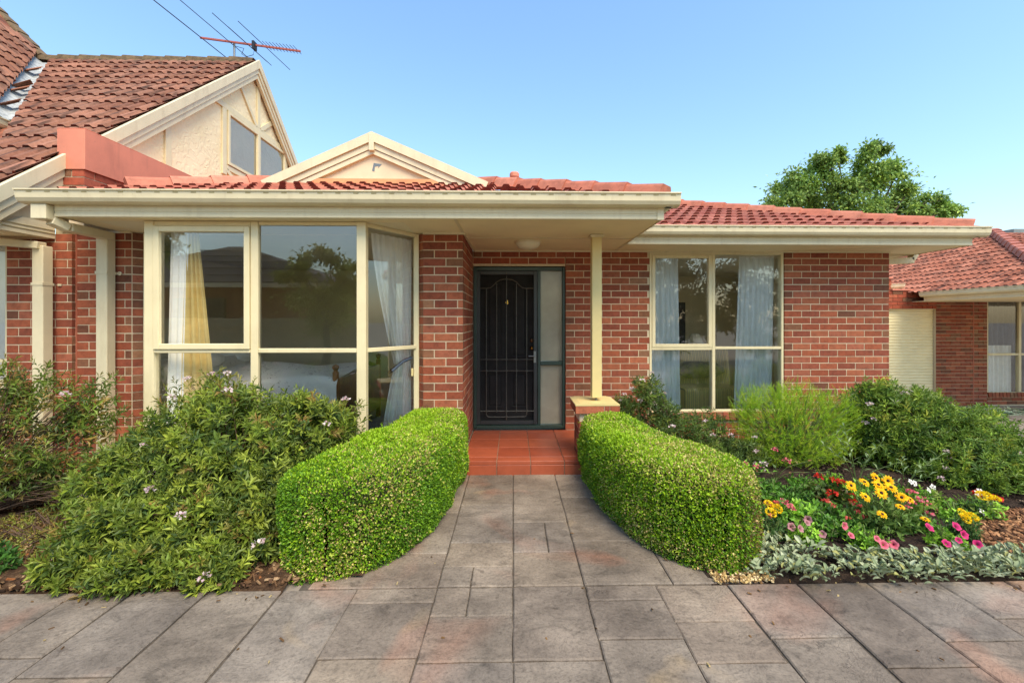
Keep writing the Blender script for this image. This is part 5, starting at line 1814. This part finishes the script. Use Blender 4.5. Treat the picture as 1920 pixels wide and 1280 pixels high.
# flower bed --------------------------------------------------------------
def bed_plant(name, label, cat, xy, blobs, n, nl, L, W, cols, weights, stem=None, gap=.014, tip=None, group=None, open_=(.5, 1.3), up=.35):
    bl = [(xy[0] + b[0], xy[1] + b[1], b[2], b[3], b[4], b[5]) for b in blobs]
    return leafy_shrub(name, label, cat, (xy[0], xy[1], 0), bl, n, nl, gap, L, W, cols, weights, tip, xy, max(8, n // 3), 0, group, .6, up, open_=open_, twig='green_stem', zmin=.01)

def disc_flower(n, L, W, cols, tilt=.25, ring2=False, seed=0):
    az = np.arange(n) * 2 * PI / n + RNG.normal(size=n) * .08
    A = np.stack([np.cos(az), np.sin(az), np.full(n, tilt)], 1)
    P = np.stack([np.cos(az), np.sin(az), az * 0], 1) * L * .12
    Nn = np.tile([0, 0, 1.0], (n, 1))
    V, F, C = leaves(P, A, Nn, L * RNG.uniform(.9, 1.1, n), W, palette(n, cols, [1] * len(cols), .06), .06, .14, .6)
    if ring2:
        az2 = az + PI / n
        A2 = np.stack([np.cos(az2), np.sin(az2), np.full(n, tilt + .3)], 1)
        V, F, C = merge([(V, F, C), leaves(P + [0, 0, .003], A2, Nn, L * .75, W, palette(n, cols, [1] * len(cols), .06), .06, .14, .6)])
    o = np_object("flower", V, F, C, M['petal'])
    me = o.data
    bpy.data.objects.remove(o)
    return me

def facing(p, s=1.0, tilt=.9, az=None):
    """flower heads tip towards the light, roughly up and to the street"""
    a = random.uniform(-.5, .5) if az is None else az
    return Matrix.Translation(p) @ Matrix.Rotation(a, 4, 'Z') @ Matrix.Rotation(tilt + random.uniform(-.3, .3), 4, 'X') @ Matrix.Rotation(random.uniform(0, 6), 4, 'Z') @ Matrix.Scale(s, 4)

GREEN = [(84, 132, 46), (100, 150, 54), (70, 112, 44)]
LIME = [(122, 168, 58), (140, 186, 66), (102, 150, 52)]
# black eyed daisies
rud = bed_plant("daisy_plant", "clump of golden daisies with dark centres in the middle of the flower bed", "flower", (2.72, 3.26),
                [(0, 0, .10, .20, .15, .16), (.12, -.02, .06, .20, .15, .11)], 85, 8, .085, .33, [(92, 122, 62), (104, 132, 70), (80, 110, 54)], [1, 1, 1])
RUD = [disc_flower(13, .046, .020, [(250, 192, 12), (246, 180, 8), (252, 204, 24)], .12, True) for _ in range(3)]
CENTRE = MB().lathe((0, 0, 0), [(.0135, -.002), (.013, .006), (.008, .012), (.0, .014)], 10).mesh("flower_centre", paint("dark brown seed head", S(58, 34, 22), .95, .2, 60), True)
for (dx, dy, z, sc) in ((-.19, .02, .30, 1), (-.13, -.04, .24, 1), (-.08, .03, .32, 1), (-.02, -.05, .27, 1.15), (.02, .05, .345, 1.1), (.07, -.03, .30, 1.15), (.10, .03, .33, 1), (.15, -.03, .23, 1), (.20, .01, .22, .9),
                        (-.08, -.13, .15, .95), (.06, -.12, .20, .8), (.28, -.08, .09, .8), (.24, .0, .20, .8), (-.16, .05, .27, .9), (.0, .0, .31, 1.1), (.29, -.10, .05, .6)):
    p = Vector((2.70 + dx, 3.22 + dy, z + .03))
    Mx = facing(p, sc * .80, random.uniform(.45, 1.0))
    fl = link("flower", random.choice(RUD), rud, Mx)
    link("flower_centre", CENTRE, fl, Mx @ Matrix.Translation((0, 0, .004)))
st_ = MB()
for o in [c for c in rud.children if c.name.startswith("flower")]:
    q = WM[o.name].translation
    st_.tube([(2.72 + (q.x - 2.72) * .4, 3.25, .08), q], .003, 4)
stuff(st_.build("stems", M['green_stem'], rud))

# marigolds
def pompon(cols):
    n = 70
    d = rand_dirs(n)
    d[:, 2] = np.abs(d[:, 2]) - .1
    P = d * np.array([.026, .026, .018])
    V, F, C = leaves(P, unit(d + [0, 0, .4] + RNG.normal(size=(n, 3)) * .3), d + RNG.normal(size=(n, 3)) * .4, .018, .015, palette(n, cols, [1] * len(cols), .06), .12, .1, .7)
    o = np_object("flower", V, F, C, M['petal'])
    me = o.data
    bpy.data.objects.remove(o)
    return me
MAR = [pompon([(246, 216, 26), (242, 204, 16), (250, 226, 60)]) for _ in range(2)]
MGREEN = [(70, 104, 58), (84, 120, 64), (60, 92, 54)]
for (x, y, lab, heads) in ((1.84, 3.13, "yellow marigold beside the right hand hedge", ((-.02, -.04, .20, 1.15), (.04, -.02, .22, 1.1), (0, .02, .23, 1.1))),
                           (3.22, 3.10, "yellow marigold behind the magenta petunia", ((-.03, -.04, .16, 1.2), (.03, -.03, .165, 1.2), (0, .01, .175, 1.1))),
                           (3.62, 3.38, "yellow marigold at the right edge by the bark mulch", ((-.02, -.05, .21, 1.2), (.04, -.03, .20, 1.2), (.1, -.04, .18, 1.1)))):
    mp_ = bed_plant("marigold", lab, "flower", (x, y), [(0, 0, .07, .12, .11, .10)], 60, 10, .045, .28, MGREEN, [1, 1, 1], open_=(.6, 1.4), gap=.010)
    for (dx, dy, z, s_) in heads:
        link("flower", random.choice(MAR), mp_, facing((x + dx, y + dy, z), s_ * .82, .5))

# petunias
def trumpet(cols, eye):
    n = 5
    nr, ns = 5, 20
    v, c = [], []
    for i in range(nr):
        q = i / (nr - 1)
        r = .006 + .026 * q
        for k in range(ns):
            a = 2 * PI * k / ns
            rr = r * (1 + .10 * q * math.cos(n * a))
            v.append((rr * math.cos(a), rr * math.sin(a), -.014 * (1 - q) ** 2 + .003 * q * math.sin(7 * a)))
            c.append(lin(*eye) * (1 - q) ** 1.5 + lin(*random.choice(cols)) * (1 - (1 - q) ** 1.5))
    f = [(i * ns + k, i * ns + (k + 1) % ns, (i + 1) * ns + (k + 1) % ns, (i + 1) * ns + k) for i in range(nr - 1) for k in range(ns)]
    o = np_object("flower", np.array(v), np.array(f), np.array(c), M['petal'], None, True)
    me = o.data
    bpy.data.objects.remove(o)
    return me
PET_M = [trumpet([(214, 48, 124), (222, 66, 136)], (150, 24, 84))]
PET_P = [trumpet([(222, 110, 140), (228, 130, 152)], (190, 60, 90))]
PET_D = [trumpet([(196, 150, 156), (186, 130, 146)], (150, 90, 100))]
for (x, y, lab, fm_, fl_) in ((2.05, 3.06, "lime leaved petunia with faded dusky pink blooms nearest the hedge", PET_D, ((-.08, -.07, .12), (-.02, -.05, .15), (-.1, .0, .10), (.07, -.07, .08), (.03, .02, .14))),
                              (2.42, 2.98, "lime leaved petunia with two clear pink blooms in front of the daisies", PET_P, ((-.13, -.03, .09), (-.01, -.10, .10), (.02, -.12, .07), (-.12, .04, .12), (.12, -.08, .05))),
                              (2.95, 2.95, "petunia with bright magenta blooms near the right hand kerb", PET_M, ((-.02, -.10, .10), (.03, -.09, .13), (-.10, -.10, .08), (.13, -.08, .06), (-.1, .02, .13), (.10, .03, .13)))):
    pp_ = bed_plant("petunia", lab, "flower", (x, y), [(0, 0, .05, .13, .11, .09)], 60, 9, .045, .48, LIME, [1, 1, 1], open_=(.5, 1.3), gap=.010)
    for (dx, dy, z) in fl_:
        link("flower", fm_[0], pp_, facing((x + dx, y + dy, z + .015), random.uniform(.62, .95), random.uniform(.7, 1.2)))

# begonias and red salvia
RED = [(206, 48, 36), (220, 70, 50), (190, 40, 40)]
CORAL = [(216, 96, 88), (226, 120, 110), (200, 76, 76)]
REDF = [cluster_mesh("flower", 22, .024, .022, RED, [2, 2, 1], M['petal']) for _ in range(2)]
CORF = [cluster_mesh("flower", 20, .022, .02, CORAL, [2, 2, 1], M['petal']) for _ in range(2)]
ROSE = [cluster_mesh("flower", 20, .022, .02, [(222, 112, 130), (230, 140, 150), (206, 90, 112)], [2, 2, 1], M['petal']) for _ in range(2)]
bg1 = bed_plant("begonia", "dark leaved begonia with scarlet flower clusters behind the daisies", "flower", (2.62, 3.62), [(0, 0, .10, .18, .14, .13)], 40, 7, .065, .75, [(66, 92, 42), (92, 110, 50), (80, 70, 40)], [2, 2, 1])
put_flowers(bg1, REDF, [(2.50, 3.56, .28), (2.60, 3.55, .26), (2.66, 3.54, .24), (2.56, 3.5, .16), (2.72, 3.5, .15), (2.50, 3.5, .10), (2.68, 3.6, .22), (2.70, 3.46, .12)])
bg2 = bed_plant("begonia", "bushy begonia with rose pink flower clusters right of the daisies", "flower", (3.06, 3.40), [(0, 0, .09, .16, .13, .12)], 42, 7, .06, .7, [(84, 120, 50), (104, 136, 58), (110, 84, 54)], [2, 2, 1])
put_flowers(bg2, ROSE, [(2.96, 3.32, .20), (3.02, 3.30, .17), (3.12, 3.31, .19), (3.16, 3.33, .15), (2.98, 3.28, .14), (3.08, 3.36, .22), (3.14, 3.28, .09)])
sv = bed_plant("salvia", "green leaved salvia with coral red spikes in front of the begonia", "flower", (2.40, 3.34), [(0, 0, .07, .17, .14, .10), (.12, -.10, .05, .12, .1, .08)], 60, 7, .06, .55, GREEN, [1, 1, 1])
put_flowers(sv, CORF, [(2.36, 3.30, .19), (2.40, 3.27, .17), (2.54, 3.26, .19), (2.58, 3.24, .17), (2.56, 3.24, .13), (2.46, 3.2, .10), (2.60, 3.22, .10)], smin=.7, smax=1.1)
bg3 = bed_plant("begonia", "small begonia with salmon flowers close behind the yellow marigold by the hedge", "flower", (2.02, 3.36), [(0, 0, .07, .13, .12, .10)], 34, 7, .05, .6, GREEN, [1, 1, 1])
put_flowers(bg3, ROSE + CORF, [(1.93, 3.30, .17), (1.98, 3.29, .18), (2.04, 3.30, .19), (2.09, 3.30, .15), (2.12, 3.32, .12), (1.92, 3.24, .10)])
bed_plant("seedling", "leafy green seedling without flowers behind the dusky petunia", "plant", (2.22, 3.40), [(0, 0, .07, .14, .12, .09)], 46, 7, .055, .55, LIME, [1, 1, 1])
bed_plant("seedling", "bare green seedling close under the scarlet begonia on its left side", "plant", (2.38, 3.66), [(0, 0, .08, .15, .12, .10)], 44, 7, .055, .5, [(70, 112, 50), (84, 128, 56)], [1, 1])

for i, (x, y, hgt, lab) in enumerate(((2.30, 3.16, .09, "low leafy seedling between the dusky petunia and the daisies"), (2.20, 3.62, .10, "leafy seedling in the gap behind the salmon begonia"), (2.85, 3.52, .10, "leafy seedling squeezed between the two larger begonias"),
        (3.00, 3.15, .08, "low leafy seedling between the daisies and the magenta petunia"), (2.95, 3.75, .12, "leafy seedling in front of the pale stemmed weed"), (2.05, 3.75, .09, "small leafy seedling on bare soil by the hedge end"), (3.40, 3.32, .08, "low leafy seedling close to the bark mulch"),
        (2.62, 3.95, .10, "leafy seedling behind the scarlet begonia on open soil"), (2.95, 4.05, .08, "low seedling in the bare strip below the lime shrub"), (3.35, 3.95, .10, "leafy seedling at the foot of the broad right hand shrub"), (2.30, 3.95, .08, "small seedling between the hedge end and the lime shrub"))):
    bed_plant("seedling", lab, "plant", (x, y), [(0, 0, hgt * .6, .14, .11, hgt)], 50, 7, .05, .5, random.choice([LIME, GREEN, GREEN]), [1, 1, 1])

# white periwinkle plants
WHITE = [disc_flower(5, .03, .026, [(240, 238, 240), (232, 230, 236)], .1) for _ in range(2)]
for (x, y, lab, fl_) in ((3.40, 3.62, "leafy plant with white five petalled flowers behind the marigold", ((-.10, -.05, .22), (.0, -.07, .17), (.12, .02, .16), (-.05, .04, .2))),
                         (3.66, 3.42, "low plant with two white flowers beside the bark mulch", ((-.06, -.10, .09), (-.02, -.02, .20), (.05, .02, .2)))):
    vp = bed_plant("periwinkle", lab, "flower", (x, y), [(0, 0, .07, .20, .15, .11)], 60, 7, .055, .45, LIME + [(128, 146, 76)], [1, 1, 1, 1])
    for (dx, dy, z) in fl_:
        link("flower", random.choice(WHITE), vp, facing((x + dx, y + dy, z), .85, .9))
for (x, y, s_) in ((3.70, 3.36, 1), ):
    rp = bed_plant("begonia", "tiny red begonia beside the right hand white flowers", "flower", (3.80, 3.52), [(0, 0, .06, .10, .08, .08)], 20, 6, .05, .6, GREEN, [1, 1, 1])
    put_flowers(rp, REDF, [(3.70, 3.45, .17), (3.78, 3.46, .15), (3.84, 3.44, .13)])

# taller weeds and a geranium
def stemmy(name, label, cat, x, y, tips, L, W, cols, fm_=None, step=.035):
    root = thing(name, label, cat, (x, y, 0))
    mb = MB()
    P_, A_, N_ = [], [], []
    for (dx, dy, z) in tips:
        b, t_ = Vector((x, y, 0)), Vector((x + dx, y + dy, z))
        md = b.lerp(t_, .5) + Vector((dx * -.15, 0, .04))
        pts = [b, b.lerp(md, .5) + Vector((0, 0, .02)), md, t_]
        mb.tube(pts, .0042, 4, .002)
        ln = (t_ - md).length + (md - b).length
        k = 0
        while k * step < ln * .7:
            s = 1 - k * step / ln
            q = md.lerp(t_, (s - .5) * 2) if s > .5 else b.lerp(md, s * 2)
            az = 2.4 * k + random.random()
            d = (t_ - md).normalized()
            side = Vector((math.cos(az), math.sin(az), .2))
            P_.append(q); A_.append((side + d * .7)); N_.append(Vector((0, 0, 1)) + side * -.2)
            k += 1
    stuff(mb.build("stems", M['green_stem'], root))
    n = len(P_)
    V, F, C = leaves(np.array(P_), np.array(A_), np.array(N_), L * RNG.uniform(.7, 1.15, n), L * W, palette(n, cols, [1] * len(cols), .12), .08, .12)
    stuff(np_object("foliage", V, F, C, M['leaf'], root))
    if fm_:
        put_flowers(root, fm_, [(x + dx, y + dy, z) for (dx, dy, z) in tips[:2]])
    return root
SAGE = [(128, 150, 104), (146, 166, 120), (110, 134, 92)]
stemmy("tall_weed", "tall pale stemmed weed between the lime shrub and the begonias", "plant", 3.20, 4.05, ((-.35, -.05, .42), (-.20, 0, .50), (.05, -.1, .38), (.2, -.05, .45), (-.05, .1, .55), (.3, -.15, .3)), .075, .22, SAGE)
stemmy("tall_weed", "spreading pale stemmed weed in front of the right hand shrub", "plant", 3.45, 3.85, ((.15, -.1, .34), (.3, -.05, .38), (-.1, -.1, .36), (.05, -.2, .26), (-.25, -.1, .2)), .07, .22, SAGE)
stemmy("geranium", "leggy geranium with one pink flower head above bare soil", "flower", 2.55, 4.25, ((-.10, -.15, .34), (.05, -.1, .22), (.25, -.1, .22), (-.2, -.05, .1), (.35, -.2, .15), (.15, -.3, .1)), .05, .6, [(92, 118, 60), (120, 110, 66), (130, 92, 66)], ROSE, .09)
stemmy("seedling", "small plant with pink blossom just behind the right hand hedge", "plant", 2.32, 4.25, ((-.12, -.1, .20), (-.02, -.12, .17), (.06, -.06, .2), (.14, -.1, .12)), .055, .5, LIME, ROSE)

# bark chips, pebbles and fallen leaves
def chips(name, pts, size, cols, weights, label, cat, flat=.25, mat='chip'):
    n = len(pts)
    base = np.array([(-.5, -.5, -.5), (.5, -.5, -.5), (.5, .5, -.5), (-.5, .5, -.5), (-.42, -.38, .5), (.45, -.4, .5), (.4, .42, .5), (-.4, .36, .5)])
    fq = np.array([(4, 5, 6, 7), (0, 1, 5, 4), (1, 2, 6, 5), (2, 3, 7, 6), (3, 0, 4, 7)])
    sc = np.stack([RNG.uniform(.6, 1.6, n), RNG.uniform(.25, .6, n), RNG.uniform(.12, .3, n)], 1) * size
    if flat > .5:
        sc = np.stack([RNG.uniform(.6, 1.2, n), RNG.uniform(.5, 1, n), RNG.uniform(.4, .7, n)], 1) * size
    Q = base[None] * sc[:, None]
    a, tl = RNG.uniform(0, 6.28, n), RNG.normal(size=n) * .3
    ct, st2 = np.cos(tl)[:, None], np.sin(tl)[:, None]
    x, z = Q[..., 0] * ct - Q[..., 2] * st2, Q[..., 0] * st2 + Q[..., 2] * ct
    ca, sa = np.cos(a)[:, None], np.sin(a)[:, None]
    X = x * ca - Q[..., 1] * sa
    Y = x * sa + Q[..., 1] * ca
    V = np.stack([X, Y, z], -1) + pts[:, None]
    F = (np.arange(n)[:, None, None] * 8 + fq[None]).reshape(-1, 4)
    o = np_object(name, V.reshape(-1, 3), F, np.repeat(palette(n, cols, weights, .2), 8, 0), M[mat])
    return stuff(o, label, cat)
BARKC = [(112, 84, 62), (140, 112, 86), (84, 62, 48), (60, 46, 38), (168, 140, 112), (150, 96, 60)]
def scatter(n, x0, x1, y0, y1, fn, z=.02):
    P_ = np.stack([RNG.uniform(x0, x1, n), RNG.uniform(y0, y1, n), RNG.uniform(0, .025, n) + z], 1)
    return P_[np.array([fn(a, b_) for a, b_, _ in P_])]
chips("bark_chips", scatter(9000, -4.4, -1.2, 2.60, 4.3, lambda x, y: (x < -1.25 - .0 * y or y > 2.85) and y > 2.60 + .12 * max(0, (x + 1.6)), .008), .034, BARKC, [3, 3, 3, 2, 1.5, .6],
      "brown bark chips mulching the bed left of the path", "bark mulch")
chips("bark_chips", scatter(6000, 3.25, 4.6, 2.72, 3.5, lambda x, y: x > 3.25 + .25 * max(0, y - 2.9), .012), .04, [(150, 108, 78), (176, 134, 100), (112, 78, 58), (84, 60, 46)], [3, 2, 3, 2],
      "reddish bark chips heaped at the right end of the bed", "bark mulch")
chips("soil_crumbs", scatter(5000, 1.5, 5.0, 2.75, 5.3, lambda x, y: x > 1.2 + .0 * y, .004), .018, [(48, 40, 36), (72, 58, 50), (34, 28, 26), (120, 104, 90)], [3, 2, 3, .6],
      "crumbly dark soil of the flower bed", "soil", .8)
chips("pebbles", scatter(600, 1.2, 1.56, 2.595, 2.80, lambda x, y: y < 2.72 or x < 1.5, .002), .016, [(196, 170, 120), (170, 140, 96), (210, 188, 150), (130, 100, 70)], [3, 3, 2, 2],
      "straw coloured gravel between the right hand hedge and the lambs ears", "gravel", .8)
chips("fallen_leaves", np.concatenate([scatter(70, -2.4, 2.4, 1.8, 3.4, lambda x, y: True, -.012), scatter(40, -3.0, -1.0, 2.45, 2.62, lambda x, y: True, -.012), scatter(24, 1.3, 3.4, 2.45, 2.62, lambda x, y: True, -.012)]), .018,
      [(120, 92, 62), (170, 150, 110), (92, 70, 50)], [2, 1, 2], "scattered dead leaves and bark crumbs on the driveway edge", "leaf litter")

# ================================================================== TREES
def tree(name, label, trunk, clumps, nleaf, size, cols, weights, group=None, limb=.12):
    root = thing(name, label, "tree", trunk, group)
    mb = MB()
    top = Vector((np.mean([c[0] for c in clumps]), np.mean([c[1] for c in clumps]), min(c[2] for c in clumps)))
    tb_ = Vector(trunk)
    fork = tb_.lerp(top, .8)
    mb.tube([tb_, tb_.lerp(fork, .5) + Vector((.1, 0, 0)), fork], limb * 2.2, 8, limb * 1.3)
    mb.build("trunk", M['bark'], root, True)
    lm = MB()
    for c in clumps:
        e = Vector(c[:3])
        md = fork.lerp(e, .55) + Vector((random.uniform(-.3, .3), random.uniform(-.3, .3), -.12 * (e - fork).length))
        lm.tube([fork, md, e], limb * .55, 5, limb * .15)
        for _ in range(4):
            d = Vector(rand_dirs(1)[0]) * c[3] * .8
            lm.tube([md.lerp(e, .7), e + d * .5, e + d], limb * .16, 4, limb * .05)
    stuff(lm.build("branches", M['bark'], root))
    B = np.array([c[:4] for c in clumps])
    w = B[:, 3] ** 2
    sub = []
    for i, c in enumerate(B):                     # every clump is a cloud of small sprays
        m_ = max(5, int(60 * w[i] / w.sum() * len(B) / 8))
        d = rand_dirs(m_)
        q = c[:3] + d * c[3] * RNG.uniform(.35, 1.0, (m_, 1)) * np.array([1, 1, .8])
        sub.append(np.concatenate([q, np.full((m_, 1), c[3] * .24), np.full((m_, 1), RNG.uniform(.75, 1.2))], 1))
    sub = np.concatenate(sub)
    k = RNG.integers(0, len(sub), nleaf)
    d = rand_dirs(nleaf)
    P_ = sub[k, :3] + d * sub[k, 3:4] * np.abs(RNG.normal(size=(nleaf, 1))) * np.array([1.25, 1.25, .75])
    col = palette(nleaf, cols, weights, .12) * GREENK * (sub[k, 4:5] * RNG.uniform(.9, 1.1, (len(sub), 1))[k])
    V, F, C = leaves(P_, d + [0, 0, -.25] + RNG.normal(size=(nleaf, 3)) * .5, [0, 0, .8] + RNG.normal(size=(nleaf, 3)) * .5, size * RNG.uniform(.6, 1.3, nleaf), size * .5, col, .1, .1)
    stuff(np_object("crown", V, F, C, M['leaf'], root))
    return root
PXC = [(1475, 378, 32), (1505, 352, 40), (1545, 325, 36), (1562, 298, 24), (1545, 380, 42), (1600, 355, 36), (1638, 300, 32), (1655, 278, 17), (1662, 335, 42), (1695, 318, 26), (1690, 380, 42), (1620, 395, 36), (1752, 372, 28), (1778, 392, 22), (1730, 398, 32), (1580, 288, 14), (1455, 398, 22), (1722, 345, 16)]
cl = []
for (px, py, r_) in PXC:
    Yd = 25 + random.uniform(-1.6, 1.6)
    cl.append(((px - 979) / FPX * Yd * 1.0 + Yd * .021, Yd, CAM_H + (600 - py) * Yd / FPX, r_ * 1.16 * Yd / FPX))
tree("broadleaf_tree", "large leafy green tree rising behind the roof on the right", (20.5, 25, -.5), cl, 32000, .22,
     [(118, 150, 82), (136, 166, 88), (100, 132, 74), (160, 182, 92)], [3, 3, 3, 1.2], None, .16)
# across the drive, mirrored in the glass
tree("garden_tree", "round leafy tree across the drive mirrored in the middle bay pane", (-5.2, -4.0, 0),
     [(-5.2, -4.0, 2.3, .9), (-4.6, -4.1, 2.7, .6), (-5.7, -3.9, 2.9, .6), (-5.0, -4.0, 3.3, .5), (-5.6, -4.2, 1.7, .7), (-4.5, -3.9, 2.0, .6)], 9000, .12, [(150, 160, 84), (130, 142, 74)], [1, 1], "trees across the drive", .06)
tree("garden_tree", "tall leafy tree across the drive mirrored in the left bay pane", (-9.4, -3.2, 0),
     [(-8.9, -3.0, 3.6, .7), (-9.4, -3.2, 4.2, .8), (-9.9, -3.0, 3.4, .7), (-9.0, -3.3, 4.6, .5)], 6000, .14, [(70, 88, 48), (84, 100, 52)], [1, 1], "trees across the drive", .07)
tree("garden_tree", "dark dense tree across the drive mirrored in the right hand window", (6.0, -5.6, 0),
     [(5.2, -5.5, 2.0, 1.2), (6.4, -5.8, 2.4, 1.3), (5.8, -5.6, 3.6, 1.2), (7.4, -5.9, 3.4, 1.2), (4.4, -5.6, 3.2, .9), (6.8, -5.8, 4.6, 1.1), (5.4, -5.7, 4.6, 1.0), (7.9, -6.0, 4.7, 1.0), (4.2, -5.7, 4.2, .8), (4.6, -5.4, 1.2, .9), (6.4, -5.4, 1.0, 1.0), (7.6, -5.6, 1.6, 1.0)], 22000, .16, [(70, 84, 46), (84, 98, 52), (58, 70, 42)], [1, 1, 1], "trees across the drive", .1)
tree("garden_tree", "second dark tree across the drive mirrored at the right edge of the right hand window", (10.0, -6.2, 0),
     [(9.2, -6.0, 2.2, 1.3), (10.4, -6.2, 2.8, 1.3), (9.8, -6.2, 4.2, 1.2), (8.6, -6.1, 3.6, 1.0), (11.0, -6.2, 4.4, 1.0), (9.4, -5.8, 1.0, 1.0), (10.8, -5.9, 1.3, 1.0)], 13000, .15, [(66, 80, 44), (80, 94, 50), (56, 68, 40)], [1, 1, 1], "trees across the drive", .1)
